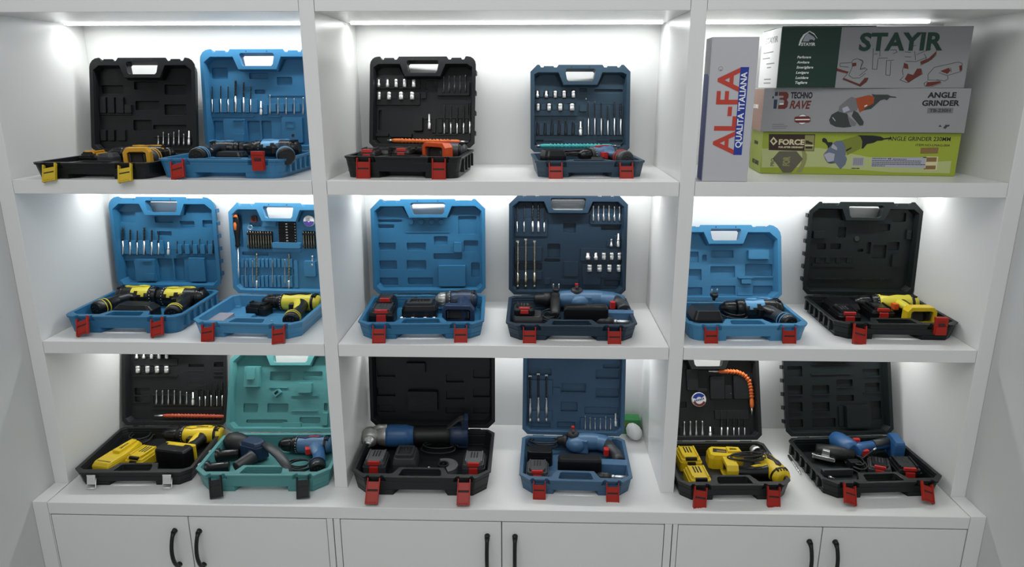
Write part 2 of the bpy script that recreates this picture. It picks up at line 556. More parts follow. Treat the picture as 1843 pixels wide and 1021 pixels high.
class Case:
    def __init__(K, key, crop, z, x, y, rot, w, d, h, L, tilt, col, label, lcol, latches, style='chamfer', c=.028, lt=.036, ribs=0, notch=True, mould=None, insert=(), hwf=.152, z0=.0105):
        K.key, K.z, K.w, K.d, K.h, K.L, K.lt = key, z, w, d, h, L, lt
        K.ox, K.oy, K.s = crop
        K.z0 = z0
        K.dz = z0 - .0105
        K.col = col
        K.M = Matrix.Translation((x, y, z)) @ Matrix.Rotation(rot, 4, 'Z')
        K.Mi = K.M.inverted()
        T = tilt
        K.F = Matrix.Translation((0, d + lt * math.cos(T) + .001, h + .003 - lt * math.sin(T))) @ Matrix.Rotation(math.pi / 2 - T, 4, 'X')
        K.LF = K.M @ K.F               # lid face frame: x right, y up the lid, z out towards the room
        K.LFi = K.LF.inverted()
        K.name = label[1]
        t = K.t = Thing('tool_case', label[0], 'tool case', K.M, group='open moulded tool cases')
        g = G().m(col)
        shell(g, w, d, h, c, style=style, notch=notch, hwf=hwf)
        K.base = t.part('case_base', g, .0016)
        e = .011
        # insert tray with raised edges between compartments
        g = G().m(col)
        a = w / 2
        iw = a - .016
        zt = z0 - .0005
        g.prism([(-iw, d - .034), (-iw, c + .012), (-a + c * .8 + .014, .025), (-.215 * w, .025), (-.17 * w, .060), (.17 * w, .060), (.215 * w, .025), (a - c * .8 - .014, .025), (iw, c + .012), (iw, d - .034), (iw - .018, d - .016), (-iw + .018, d - .016)], .004, zt)
        for (px0, py0, px1, py1, hh) in insert:
            p, q = K.base_pt(px0, py1, hh), K.base_pt(px1, py0, hh)
            x0_, x1_, y0_, y1_ = min(p[0], q[0]), max(p[0], q[0]), min(p[1], q[1]), max(p[1], q[1])
            g.box(max(-iw, x0_), max(.024, y0_), .008, min(iw, x1_), min(d - .014, y1_), hh, .003, .003)
        t.part('inner_tray', g, .0015)
        # lid
        g = G().m(col)
        shell(g, w, L, lt, c, style=style, flip=True, notch=notch, hwf=hwf)
        g.m('gap')
        for sx in (-1, 1):
            g.lathe((sx * .09 * w, L - .0065, lt - .002), (sx * .09 * w, L - .0065, lt + .0003), [(0, .0022), (1, .0022)], 8)
        K.lid = link('lid', g, t.o, K.F, (0, 0, 0), .0016)
        # moulded compartments of the lid
        holes, blocks, ledges = (mould or ([], [], []))
        g = G().m(col)
        cav = [(-a + .0125, .030), (-a + .030, .0125), (a - .030, .0125), (a - .0125, .030), (a - .0125, L - .038), (a - .030, L - .024), (hwf * w + .03, L - .024), (hwf * w + .010, L - .060), (-hwf * w - .010, L - .060), (-hwf * w - .03, L - .024), (-a + .030, L - .024), (-a + .0125, L - .038)]
        cav = [(x_ * .985, y_) for x_, y_ in cav]
        K.mz = .0125
        hp = []
        for r_ in holes:
            x0_, y0_, x1_, y1_ = K.lid_rect(r_)
            x0_, x1_ = max(x0_, -a + .018), min(x1_, a - .018)
            y0_, y1_ = max(y0_, .018), min(y1_, L - .03)
            if x1_ - x0_ < .006 or y1_ - y0_ < .004:
                continue
            # leave out what would cut the handle well
            if y1_ > L - .064 and x0_ < hwf * w + .034 and x1_ > -hwf * w - .034:
                y1_ = L - .064
                if y1_ - y0_ < .004:
                    continue
            hp.append(rrect(x0_, y0_, x1_, y1_, min(.003, (y1_ - y0_) * .3), 2))
        ok = []
        for q in hp:      # keep recesses apart from each other
            bx = (min(p[0] for p in q), min(p[1] for p in q), max(p[0] for p in q), max(p[1] for p in q))
            if all(bx[2] < o_[0] - .001 or bx[0] > o_[2] + .001 or bx[3] < o_[1] - .001 or bx[1] > o_[3] + .001 for o_ in [b_[1] for b_ in ok]):
                ok.append((q, bx))
        g.prism(cav, .003, K.mz, [q for q, _ in ok])
        for b_ in blocks:
            x0_, y0_, x1_, y1_ = K.lid_rect(b_[:4])
            hh = b_[4] if len(b_) > 4 else .008
            g.prism(rrect(x0_, y0_, x1_, y1_, min(.003, .3 * min(x1_ - x0_, y1_ - y0_)), 2), .006, K.mz + hh, inset=min(.0025, .2 * min(x1_ - x0_, y1_ - y0_)))
        for l_ in ledges:
            x0_, y0_, x1_, y1_ = K.lid_rect(l_)
            ym = (y0_ + y1_) / 2
            g.box(x0_, ym - .0014, K.mz - .004, x1_, ym + .0014, K.mz + .0035)
        o = link('lid_compartments', g, K.lid, None, (0, 0, 0), .0011)
        # hinge knuckles
        g = G().m(col)
        for sx in (-.34, 0, .34):
            g.lathe((sx * w - .018, d + .0005, h - .0035), (sx * w + .018, d + .0005, h - .0035), [(0, .0042), (1, .0042)], 10)
        t.part('hinge', g)
        if ribs:
            for s_ in (-1, 1):
                for i in range(ribs):
                    yy = .05 + (d - .09) * i / (ribs - 1)
                    g = G().m(col)
                    g.box(min(s_ * (a - .010), s_ * (a + .0005)), yy, .012, max(s_ * (a - .010), s_ * (a + .0005)), yy + .012, h - .009)
                    t.part('side_rib', g, .001)
                    yy = .04 + (L - .09) * i / (ribs - 1)
                    g = G().m(col)
                    g.box(min(s_ * (a - .010), s_ * (a + .0005)), yy, .008, max(s_ * (a - .010), s_ * (a + .0005)), yy + .012, lt - .009)
                    link('side_rib', g, K.lid, None, (0, 0, 0), .001)
        for sx, la in zip((-1, 1), latches):
            st = la[1] if len(la) > 1 else 'flap'
            latch(t, K, sx * .317 * w, la[0], lcol, la[2] if len(la) > 2 else .048, st, la[3] if len(la) > 3 else 0)

    # pixel of the crop -> full frame
    def px(K, x, y):
        return K.ox + x / K.s, K.oy + y / K.s

    def lid_pt(K, x, y, n=None):
        n = K.mz if n is None else n
        P = K.LF @ Vector((0, 0, n))
        N = K.LF.to_3x3() @ Vector((0, 0, 1))
        return K.LFi @ hit(*K.px(x, y), P, N)

    def lid_rect(K, r):
        n = .0125
        K.mz = n
        cx, cy = (r[0] + r[2]) / 2, (r[1] + r[3]) / 2
        l, rr = K.lid_pt(r[0], cy), K.lid_pt(r[2], cy)
        b, t_ = K.lid_pt(cx, r[3]), K.lid_pt(cx, r[1])
        return l.x, b.y, rr.x, t_.y

    def clamp(K, p, hw, hl, ang=0):
        ca, sa = abs(math.cos(ang)), abs(math.sin(ang))
        ex, ey = hw * ca + hl * sa, hw * sa + hl * ca
        a = K.w / 2 - .019
        return Vector((min(max(p.x, -a + ex), a - ex), min(max(p.y, .027 + ey), K.d - .018 - ey), p.z))

    def base_pt(K, x, y, z=.03, back=.022):
        p = K.Mi @ hit(*K.px(x, y), (0, 0, K.z + z), (0, 0, 1))
        lim = K.d - back
        if p.y > lim or p.y < -.3:      # seen against the lid: keep it inside the base
            q = K.Mi @ hit(*K.px(x, y), K.M @ Vector((0, lim, 0)), K.M.to_3x3() @ Vector((0, 1, 0)))
            p = Vector((q.x, lim, z))
        return p


GREY_TALK = 1
ORD = ['first', 'second', 'third', 'fourth', 'fifth', 'sixth', 'seventh', 'eighth', 'ninth', 'tenth', 'eleventh', 'twelfth', 'thirteenth', 'fourteenth']


def ordn(i, n):
    if n == 1:
        return 'only'
    if i == 0:
        return 'leftmost'
    if i == n - 1:
        return 'rightmost'
    return ORD[i] + '-from-left'


def lid_item(K, name, label, cat, group, g, c, parts=(), bevel=0):
    """small thing clipped to the lid; g in lid-face coordinates"""
    if parts:
        t = Thing(name, label, cat, K.LF, c, group)
        for pn, pg, pl_ in parts:
            t.part(pn, pg, bevel, pl_)
        return t.o
    o = link(name, g, None, K.LF, c, bevel)
    return tag(o, label, cat, group)


def sockets(K, row, xs, y0, y1, dia):
    n = len(xs)
    pk = G().m('gap')
    u0, u1 = K.lid_pt(xs[0] - 6, y1 + 2), K.lid_pt(xs[-1] + 6, y0 - 2)
    pk.box(u0.x, (u0.y + u1.y) / 2 - .002, K.mz - .002, u1.x, (u0.y + u1.y) / 2 + .002, K.mz + .0006)
    for x in xs:
        u0, u1 = K.lid_pt(x - 15, y1 + 7), K.lid_pt(x + 15, y0 - 7)
        pk.box(u0.x, u0.y, K.mz - .002, u1.x, u1.y, K.mz + .0055)
    link('socket_rack', pk, K.lid, None, (0, 0, 0), .0008)
    for i, x in enumerate(xs):
        r = (dia[i] if isinstance(dia, (list, tuple)) else dia) * .58
        z = .0165 + r
        p, q = K.lid_pt(x, y1, z), K.lid_pt(x, y0, z)
        g = G().m('chrome')
        prof = [(0, r * .8), (.04, r * .97), (.55, r), (.6, r * .86), (.66, r), (.96, r * .97), (1, r * .78)]
        if i < 2 and row == 'upper':
            prof = [(0, r * .95), (.45, r), (.52, r * .66), (.95, r * .64), (1, r * .5)]
        g.lathe(p, q, prof, 14)
        g.m('gap')
        m_ = p.lerp(q, 1.0)
        g.lathe(m_ - (q - p) * .02, m_ + (q - p) * .012, [(0, r * .55), (1, r * .55)], 6)
        # dark clip it snaps into
        lid_item(K, 'socket', '%s silver socket in the %s row of %s' % (ordn(i, n), row, K.name), 'socket', '%s socket row in the lid of %s' % (row, K.name), g, p)


def clips(K, rects, col=None, hh=.007):
    g = G().m(col or K.col)
    for r_ in rects:
        x0_, y0_, x1_, y1_ = K.lid_rect(r_)
        g.prism(rrect(x0_, y0_, x1_, y1_, min(.0015, .25 * min(x1_ - x0_, y1_ - y0_)), 2), K.mz - .002, K.mz + hh, inset=.0012)
    rr = sorted([K.lid_rect(r_) for r_ in rects], key=lambda q: -q[3])
    x0_, x1_ = min(q[0] for q in rr), max(q[2] for q in rr)
    y0_, y1_ = min(q[1] for q in rr), max(q[3] for q in rr)
    rows = []
    for q in rr:
        for w_ in rows:
            if q[1] < w_[3] and q[3] > w_[1]:
                w_[0], w_[1], w_[2], w_[3] = min(w_[0], q[0]), max(w_[1], q[1]), max(w_[2], q[2]), min(w_[3], q[3])
                break
        else:
            rows.append(list(q))
    for q in rows:
        m_ = (q[1] + q[3]) / 2
        g.box(q[0], m_ - .002, K.mz - .003, q[2], m_ + .002, K.mz + .0004)
    if len(rows) > 1:
        g.box(x0_, y0_ + .002, K.mz - .006, x1_, y1_ - .002, K.mz - .0005)
    o = link('clip_row', g, K.lid, None, (0, 0, 0), .0007)
    return o


def bits(K, row, xs, y0, y1, m='steel', r=.0016, hexl=.28, name='screwdriver_bit', cat='driver bit'):
    n = len(xs)
    for i, x in enumerate(xs):
        yy0 = y0[i] if isinstance(y0, (list, tuple)) else y0
        z = .0185
        p, q = K.lid_pt(x, y1, z), K.lid_pt(x, yy0, z)
        g = G().m(m[i] if isinstance(m, (list, tuple)) else m)
        g.lathe(p, q, [(0, r * 1.2), (.02, r * 1.7), (hexl - .06, r * 1.7), (hexl, r * 1.25), (hexl + .08, r * 1.25), (hexl + .1, r * .95), (.85, r * .95), (.88, r * 1.3), (.96, r * 1.1), (1, r * .5)], 6)
        lid_item(K, name, '%s slim driver bit in the %s of %s' % (ordn(i, n), row, K.name), cat, 'driver bits in the %s of %s' % (row, K.name), g, p)


def drills(K, row, xs, ytop, ybot, r=.0028, m=('dsteel', 'steel'), split=.5, kind='twist drill bit', tip=False, turns=None):
    n = len(xs)
    for i, x in enumerate(xs):
        yt = ytop[i] if isinstance(ytop, (list, tuple)) else ytop
        rr = r[i] if isinstance(r, (list, tuple)) else r
        z = .0185
        p, q = K.lid_pt(x, ybot, z), K.lid_pt(x, yt, z)
        d_ = q - p
        L_ = d_.length
        c_ = p + d_ * split
        gs = G().m(m[1])
        if tip:
            gs.lathe(p, c_, [(0, rr * 1.0), (.02, rr * 1.35), (.12, rr * 1.35), (.14, rr * 1.0), (.2, rr * 1.0), (.22, rr * 1.35), (.60, rr * 1.35), (.63, rr), (1, rr)], 10)
        else:
            gs.lathe(p, c_, [(0, rr * .9), (.04, rr), (1, rr)], 10)
        gf = G().m(m[0])
        x_, y_, a_ = gf.frame(d_)
        N = int((L_ * (1 - split)) / .0016)
        tw = turns or max(2.0, L_ * (1 - split) / (rr * 5.5))
        rings = []
        for k in range(N + 1):
            f_ = k / N
            ph = 2 * math.pi * tw * f_
            cc = c_ + (q - c_) * f_
            s_ = 1 if f_ < .95 else (1 - f_) / .05 * .8 + .2
            ring = []
            for j in range(8):
                th = 2 * math.pi * j / 8
                rad = rr * s_ * (.62 + .38 * abs(math.cos(th)))
                ring.append(gf.v(cc + x_ * (rad * math.cos(th + ph)) + y_ * (rad * math.sin(th + ph))))
            rings.append(ring)
        for a2, b2 in zip(rings, rings[1:]):
            for j in range(8):
                gf.f([a2[j], a2[(j + 1) % 8], b2[(j + 1) % 8], b2[j]], True)
        gf.f(rings[0][::-1])
        gf.f(rings[-1])
        if tip:
            gf.m('steel')
            gf.box(q.x - rr * 1.2, q.y - .004, q.z - rr * .5, q.x + rr * 1.2, q.y + .001, q.z + rr * .5)
        lid_item(K, 'drill_bit', '%s %s in the %s of %s' % (ordn(i, n), kind, row, K.name), 'drill bit', '%ss in the %s of %s' % (kind, row, K.name), None, p, (('shank', gs, None), ('flute', gf, None)))


def nutdriver(K, x, y0, y1, r=.0032):
    z = .0195
    p, q = K.lid_pt(x, y1, z), K.lid_pt(x, y0, z)
    g = G().m('chrome')
    g.lathe(p, q, [(0, r * 1.25), (.05, r * 1.4), (.38, r * 1.4), (.42, r), (.48, r), (.5, r * 1.15), (.56, r * 1.15), (.58, r * .8), (1, r * .8)], 8)
    lid_item(K, 'bit_holder', 'chrome bit holder clipped in the lid of ' + K.name, 'bit holder', None, g, p)


def flexshaft(K, pts, col, desc, r=.0062, silver=(.06, .1)):
    """pts in crop pixels from one steel tip to the other"""
    z = .022
    P = [K.lid_pt(x, y, z) for x, y in pts]
    # resample
    dist = [0]
    for a, b in zip(P, P[1:]):
        dist.append(dist[-1] + (b - a).length)
    tot = dist[-1]

    def at(s):
        s = min(max(s, 0), tot)
        for i in range(len(P) - 1):
            if s <= dist[i + 1] + 1e-9:
                return P[i].lerp(P[i + 1], (s - dist[i]) / max(1e-9, dist[i + 1] - dist[i]))
        return P[-1]
    s0, s1 = silver[0] * tot, (1 - silver[1]) * tot
    t = Thing('flexible_shaft', desc, 'flexible shaft', K.LF, P[0])
    g = G().m('chrome')
    for a, b, k in ((0, s0, 0), (tot, s1, 1)):
        A, B = at(a), at(b)
        g.lathe(A, B, [(0, .0024), (.4, .0024), (.42, .0034), (1, .0034)], 8)
    t.part('steel_tip', g)
    L_ = s1 - s0
    ns = 168
    plain = .14
    pp, rr = [], []
    nseg = 14
    for i in range(ns + 1):
        f_ = i / ns
        pp.append(at(s0 + L_ * f_))
        if f_ < plain or f_ > 1 - plain:
            e_ = min(f_, 1 - f_) / plain
            rr.append(r * (.72 + .28 * min(1, e_ * 3)))
        else:
            u = ((f_ - plain) / (1 - 2 * plain) * nseg) % 1
            rr.append(r * (1.32 - .62 * u))
    g = G().m(col)
    g.tube(pp, rr, 12)
    t.part('ribbed_sleeve', g)
    return t


# ------------------------------------------------------------------ tools lying in the bases
def cablepts(c, rx, ry, z, n=3, seed=1, lift=.012):
    rnd = random.Random(seed)
    out = []
    for i in range(n * 14):
        a = 2 * math.pi * i / 14
        k = 1 - .12 * (i // 14) + rnd.uniform(-.04, .04)
        out.append((c[0] + rx * k * math.cos(a), c[1] + ry * k * math.sin(a), z + lift * (.5 + .5 * math.sin(a * .5 + seed)) + .0035 * (i // 14)))
    return out


def cable(t, c, rx, ry, z, n=3, seed=1, name='power_cord', tail=None, r=.0024, parent=None):
    g = G().m('rubber')
    p = cablepts(c, rx, ry, z, n, seed)
    if tail:
        p = p + [tuple(q) for q in tail]
    # smooth
    q = []
    for i in range(len(p) - 1):
        a, b = Vector(p[i]), Vector(p[i + 1])
        q += [a, a.lerp(b, .5)]
    q.append(Vector(p[-1]))
    for _ in range(2):
        q = [q[0]] + [(q[i - 1] + q[i] * 2 + q[i + 1]) / 4 for i in range(1, len(q) - 1)] + [q[-1]]
    g.tube(q, r, 7)
    return t.part(name, g, parent=parent)


def v2(a, z):
    return Vector((a[0], a[1], z))


def drill(K, label, nose, tail, foot, z=.036, body='yellow', over='black', grip=None, trig='black', kind='stick', accent=None, mcol=None, s=1., wide=False, chuckm='black', ring='wprint', panel=None, wfoot=.038, jaws=False, jit=0):
    """cordless drill lying on its side; nose, tail, foot are crop pixels"""
    z += K.dz
    N, T_, Fo = [K.base_pt(*p, z, .020 + .027 * s) for p in (nose, tail, foot)]
    N, T_, Fo = v2(N, z), v2(T_, z), v2(Fo, z - .004)
    if kind != 'battery':
        Fo.y = max(Fo.y, .047)
    ax = (T_ - N)
    L = ax.length
    u = ax / L
    nrm = Vector((-u.y, u.x, 0))
    grip = grip or over
    t = Thing('cordless_drill', label, 'drill', K.M, (N + T_) / 2, 'cordless drills in the cases')
    R = .0265 * s
    g = G().m(chuckm)
    g.lathe(N, N + ax * .26, [(0, R * .28), (.05, R * .42), (.25, R * .60), (.30, R * .70), (.85, R * .76), (1, R * .74)], 18)
    for i in range(14):
        a = 2 * math.pi * i / 14
        x_, y_, _ = g.frame(u)
        dirv = x_ * math.cos(a) + y_ * math.sin(a)
        c0 = N + ax * .10 + dirv * (R * .715)
        c1 = N + ax * .235 + dirv * (R * .765)
        g.tube([c0, c1], .0011, 4)
    t.part('chuck', g)
    if jaws:
        g = G().m('chrome')
        g.lathe(N - u * .022, N + u * .006, [(0, R * .30), (.15, R * .46), (.5, R * .5), (.55, R * .6), (.9, R * .62), (1, R * .5)], 14)
        t.part('chuck_jaws', g)
    g = G().m(over)
    g.lathe(N + ax * .255, N + ax * .37, [(0, R * .80), (.1, R * .9), (.9, R * .93), (1, R * .9)], 24)
    g.m(ring)
    for i in range(18):
        a = 2 * math.pi * i / 18
        x_, y_, _ = g.frame(u)
        dirv = x_ * math.cos(a) + y_ * math.sin(a)
        g.ball(N + ax * .345 + dirv * (R * .915), (.0013, .0013, .0013), 6)
    t.part('torque_collar', g)
    g = G().m(body)
    g.lathe(N + ax * .36, T_, [(0, R * .86), (.04, R * .98), (.12, R), (.2, R * 1.02), (.30, R * 1.04), (.4, R * 1.05), (.5, R * 1.055), (.62, R * 1.06), (.74, R * 1.03), (.86, R * .98), (.95, R * .86), (1, R * .6)], 32, .94)
    if wide:
        g.m(accent)
        ia = g.mi
        for fc in g.bm.faces:
            cc = fc.calc_center_median()
            tt = (cc - N).dot(ax) / (L * L)
            rv = cc - (N + ax * tt)
            ph = math.degrees(math.atan2(rv.z, -rv.y))
            lim = 58 - 40 * abs(math.sin(tt * 13))
            if .41 < tt < .69 and 60 - lim < ph < 60 + lim:
                fc.material_index = ia
    g.m(over)
    g.lathe(N + ax * .86, N + ax * .905, [(0, R * 1.035), (.5, R * 1.055), (1, R * 1.02)], 24, .94)
    for i in range(4):
        cc = N + ax * (.91 + .0 * i) + nrm * ((i - 1.5) * .009)
        g.obox(cc + Vector((0, 0, R * .86)), math.atan2(u.y, u.x), (.007, .0014, .0025))
    t.part('motor_housing', g)
    # raised panels on the upward side
    g = G().m(accent or over)
    g.T = Matrix.Translation(N + ax * .62) @ Matrix.Rotation(math.atan2(u.y, u.x), 4, 'Z')
    a_ = L * .17
    g.prism([(-a_ * 1.35, -.004), (-a_ * .9, .006), (-a_ * .1, .007), (a_ * .3, .012), (a_ * 1.0, .010), (a_ * 1.3, .002), (a_ * .9, -.006), (a_ * .2, -.003), (-a_ * .6, -.010)], R * .80, R * 1.055)
    t.part('side_panel', g, .001)
    g = G().m(panel or 'pblack')
    g.T = Matrix.Translation(N + ax * .66) @ Matrix.Rotation(math.atan2(u.y, u.x), 4, 'Z')
    g.prism([(-a_ * .5, -.0025), (a_ * .6, -.0025), (a_ * .6, .0025), (-a_ * .5, .0025)], R * 1.0, R * 1.067)
    t.part('badge', g)
    # grip
    G0 = N + ax * .68
    gd = (Fo - G0)
    gl = gd.length
    gu = gd / gl
    g = G().m(grip)
    pts = [G0 + gd * f_ + u * (.008 * math.sin(math.pi * f_)) for f_ in (0, .15, .3, .45, .6, .75, .9, 1)]
    rs = [R * .98, R * .84, R * .70, R * .66, R * .68, R * .70, R * .74, R * .80]
    g.tube(pts, rs, 16, .82)
    t.part('grip', g)
    if accent or body != over:
        g = G().m(body)
        pts2 = [G0 + gd * f_ + u * (.008 * math.sin(math.pi * f_)) - u * R * .25 + Vector((0, 0, .0045)) for f_ in (.05, .25, .45, .62)]
        g.tube(pts2, [R * .72, R * .6, R * .5, R * .2], 12, .8)
        t.part('grip_inlay', g)
    g = G().m(trig)
    tc = G0 + gd * .26 - u * (R * .86)
    g.T = Matrix.Translation(tc) @ Matrix.Rotation(math.atan2(gu.y, gu.x), 4, 'Z')
    g.prism(rrect(-.013, -.009, .013, .009, .004), -.008, .009, inset=.0015)
    t.part('trigger', g, .001)
    ga = math.atan2(gu.y, gu.x)
    if kind == 'stick':
        g = G().m(over)
        g.lathe(Fo - gu * .030, Fo + gu * .016, [(0, .0185), (.2, .0225), (.85, .0235), (.95, .0215), (1, .0185)], 22)
        g.m('gap')
        for k, (dx, dz) in enumerate(((-.008, .005), (0, .008), (.008, .005), (-.008, -.004), (0, 0), (.008, -.004))):
            g.ball(Fo + gu * .016 + Vector((-gu.y, gu.x, 0)) * dx + Vector((0, 0, dz)), (.0024, .0024, .0024), 6)
        o = t.part('battery', g)
        g = G().m(accent if accent not in (None, over) else body)
        for f0 in (-.022, -.010):
            g.lathe(Fo + gu * f0, Fo + gu * (f0 + .0035), [(0, .0232), (.5, .0243), (1, .0234)], 22)
        t.part('battery_ring', g, parent=o)
    elif kind == 'mount':
        # open battery shoe: rounded frame looking out along the grip
        hz = .026
        g = G().m(mcol or body)
        g.T = Matrix.Translation((Fo.x, Fo.y, 0)) @ Matrix.Rotation(ga - math.pi / 2, 4, 'Z') @ Matrix.Translation((0, 0, z + .002)) @ Matrix.Rotation(-math.pi / 2, 4, 'X')
        ww = wfoot
        out = [(-ww, hz), (-ww, -hz * .5), (-ww + .010, -hz), (ww - .010, -hz), (ww, -hz * .5), (ww, hz)]
        inn = [(-ww + .011, hz - .006), (-ww + .011, -hz * .42), (-ww + .017, -hz + .012), (ww - .017, -hz + .012), (ww - .011, -hz * .42), (ww - .011, hz - .006)]
        g.prism(out, -.012, .016, [inn])
        g.prism([(x_ * .96, y_ * .96) for x_, y_ in out], -.018, -.010)
        g.m('gap')
        g.box(-ww + .014, -hz + .016, -.010, ww - .014, hz - .009, .002)
        g.m('dgrey')
        for s_ in (-1, 1):
            g.box(s_ * (ww - .016) - .002, -hz * .3, -.009, s_ * (ww - .016) + .002, hz * .5, .012)
        t.part('battery_mount', g, .0014)
    elif kind == 'battery':
        g = G().m(mcol or 'black')
        g.T = Matrix.Translation((Fo.x, Fo.y, 0)) @ Matrix.Rotation(ga - math.pi / 2, 4, 'Z')
        ww = wfoot
        zt = z + .032
        g.prism(rrect(-ww, -.016, ww, .030, .008), K.z0, zt - .006)
        g.prism(rrect(-ww, -.016, ww, .030, .008), zt - .006, zt, inset=.005)
        o = t.part('battery', g, .0015, label='large black battery block')
        g = G().m(body)
        g.T = Matrix.Translation((Fo.x, Fo.y, 0)) @ Matrix.Rotation(ga - math.pi / 2, 4, 'Z')
        g.prism(rrect(-ww * .98, -.031, ww * .98, -.0165, .006), z - .022, z + .026)
        g.box(-ww * .5, -.0165, z + .020, ww * .55, -.002, zt + .0012)
        t.part('battery_seat', g, .0012)
    return t


def battery(K, label, c, ang=0, w=.062, l=.075, h=.045, col='black', btn='tred', top='dgrey', z0=None, facing=-1):
    z0 = z0 or K.z0
    p = K.clamp(K.base_pt(*c, z0 + h * .6), w / 2, l / 2, ang)
    T0 = Matrix.Translation((p.x, p.y, z0)) @ Matrix.Rotation(ang, 4, 'Z')
    t = Thing('battery_pack', label, 'battery', K.M, (p.x, p.y, z0), 'loose battery packs in the cases')
    g = G(T0).m(col)
    g.prism(rrect(-w / 2, -l / 2, w / 2, l / 2, .008), 0, h * .62)
    g.prism(rrect(-w / 2 + .002, -l / 2 + .003, w / 2 - .002, l / 2 - .002, .007), h * .62, h * .8, inset=.003)
    t.part('battery_body', g, .0014)
    g = G(T0).m(top)
    g.box(-w / 2 + .010, -l / 2 + .012, h * .78, w / 2 - .010, l / 2 - .006, h * .92, .001, .001)
    for s_ in (-1, 1):
        g.box(s_ * (w / 2 - .011) - .0022, -l / 2 + .014, h * .9, s_ * (w / 2 - .011) + .0022, l / 2 - .010, h)
    g.m('gap')
    for i in range(3):
        g.box(-.011 + i * .0085, -.004, h * .88, -.0065 + i * .0085, l / 2 - .012, h * .935)
    t.part('contact_rail', g, .0008)
    g = G(T0).m(btn)
    g.box(-w * .2, -l / 2 - .003, h * .22, w * .2, -l / 2 + .006, h * .66, .001, 0)
    g.box(-w * .26, -l / 2 + .002, h * .74, w * .26, -l / 2 + .011, h * .95, .001, .001)
    t.part('release_button', g, .001, label='red release button' if btn == 'tred' else None)
    return t


def chargerbox(K, label, c, ang=0, w=.085, l=.07, h=.045, col='black', cradle=True, z0=None, leds=False, cab=None, taper=.006):
    z0 = z0 or K.z0
    p = K.clamp(K.base_pt(*c, z0 + h * .6), w / 2, l / 2, ang)
    T0 = Matrix.Translation((p.x, p.y, z0)) @ Matrix.Rotation(ang, 4, 'Z')
    t = Thing('battery_charger', label, 'charger', K.M, (p.x, p.y, z0), 'battery chargers in the cases')
    g = G(T0).m(col)
    g.prism(rrect(-w / 2, -l / 2, w / 2, l / 2, .010), 0, h * .55)
    g.prism(rrect(-w / 2, -l / 2, w / 2, l / 2, .010), h * .55, h * .85, inset=taper)
    t.part('charger_body', g, .0015)
    if cradle:
        g = G(T0).m(col if col != 'black' else 'dgrey')
        out = rrect(-w * .36, -l * .36, w * .36, l * .36, .005)
        inn = rrect(-w * .28, -l * .26, w * .28, l * .28, .003)
        g.prism(out, h * .8, h, [inn])
        g.m('gap')
        g.prism(inn, h * .8, h * .87)
        g.m('steel')
        for i in range(3):
            g.box(-.010 + i * .009, l * .12, h * .86, -.0088 + i * .009, l * .24, h * .96)
        t.part('charging_cradle', g, .001)
    if leds:
        g = G(T0).m('gap')
        for s_ in (-1, 1):
            g.lathe((s_ * .010, -l / 2 - .0008, h * .4), (s_ * .010, -l / 2 + .002, h * .4), [(0, .0045), (1, .0045)], 12)
        t.part('vent_hole', g)
    if cab:
        q = K.base_pt(*cab[0], z0 + .02)
        cable(t, (q.x, q.y), cab[1], cab[2], z0 + .018, cab[3] if len(cab) > 3 else 3, cab[4] if len(cab) > 4 else 1)
    return t


def plug(t, K, c, z, ang=0, pins=2):
    p = K.base_pt(*c, z)
    g = G(Matrix.Translation((p.x, p.y, z)) @ Matrix.Rotation(ang, 4, 'Z')).m('rubber')
    g.lathe((0, 0, -.014), (0, 0, .008), [(0, .005), (.4, .007), (.6, .015), (.9, .017), (1, .014)], 14, .7)
    g.m('chrome')
    for s_ in (-1, 1):
        g.lathe((s_ * .0085, 0, .008), (s_ * .0085, 0, .022), [(0, .0022), (.9, .0022), (1, .0014)], 8)
    return t.part('mains_plug', g)


def chuckadapter(K, label, a, b, z=.024, rr=.013, split=.5, col='black'):
    A, B = v2(K.base_pt(*a, z), z), v2(K.base_pt(*b, z), z)
    t = Thing('chuck_adapter', label, 'chuck adapter', K.M, (A + B) / 2)
    g = G().m(col)
    g.lathe(A, A.lerp(B, split), [(0, rr * .35), (.08, rr * .75), (.3, rr), (.55, rr * 1.02), (.6, rr * .9), (.65, rr * 1.02), (1, rr * .95)], 18)
    t.part('chuck', g)
    g = G().m('chrome')
    g.lathe(A.lerp(B, split), B, [(0, rr * .5), (.2, rr * .5), (.22, rr * .38), (.3, rr * .38), (.32, rr * .45), (1, rr * .43)], 12)
    t.part('shank', g)
    return t


def rad(x):
    return math.radians(x)


# ================================================================== top row
# A: black case with yellow latches
K = Case('A', (40, 80, 3.927), Z1, -1.073, .011, -.031, .319, .261, .042, .275, .204, 'blackcase',
         ('black open tool case with yellow latches, far left of the top shelf', 'the black case with yellow latches'), 'ylatch', [(26, 'flap', .046, 10), (26, 'flap', .046, 10)], 'round', z0=.024,
         mould=([(785, 535, 915, 610), (560, 290, 715, 350), (790, 250, 960, 320), (1005, 285, 1160, 355), (1005, 425, 1160, 500), (925, 570, 1160, 600), (800, 400, 970, 465), (560, 215, 690, 270)],
                [(520, 490, 780, 500, .004)], [(520, 372, 720, 374), (525, 605, 735, 607), (930, 655, 1170, 657)]))
clips(K, [(520, 375, 545, 490), (556, 375, 600, 490), (612, 375, 660, 490), (672, 375, 725, 490), (730, 425, 780, 490), (525, 605, 548, 685), (560, 605, 602, 685), (615, 605, 660, 685), (675, 605, 738, 685)])
bits(K, 'bottom right', [962, 998, 1035, 1072, 1108, 1142], [645, 618, 630, 618, 605, 632], 715, 'steel')
nutdriver(K, 1180, 612, 712)
drill(K, 'black drill with amber battery shoe in the case with yellow latches', (610, 740), (1060, 735), (822, 800), .034, 'black', 'black', 'black', accent='amber', kind='mount', mcol='amber', wfoot=.034, s=.85, ring='black')
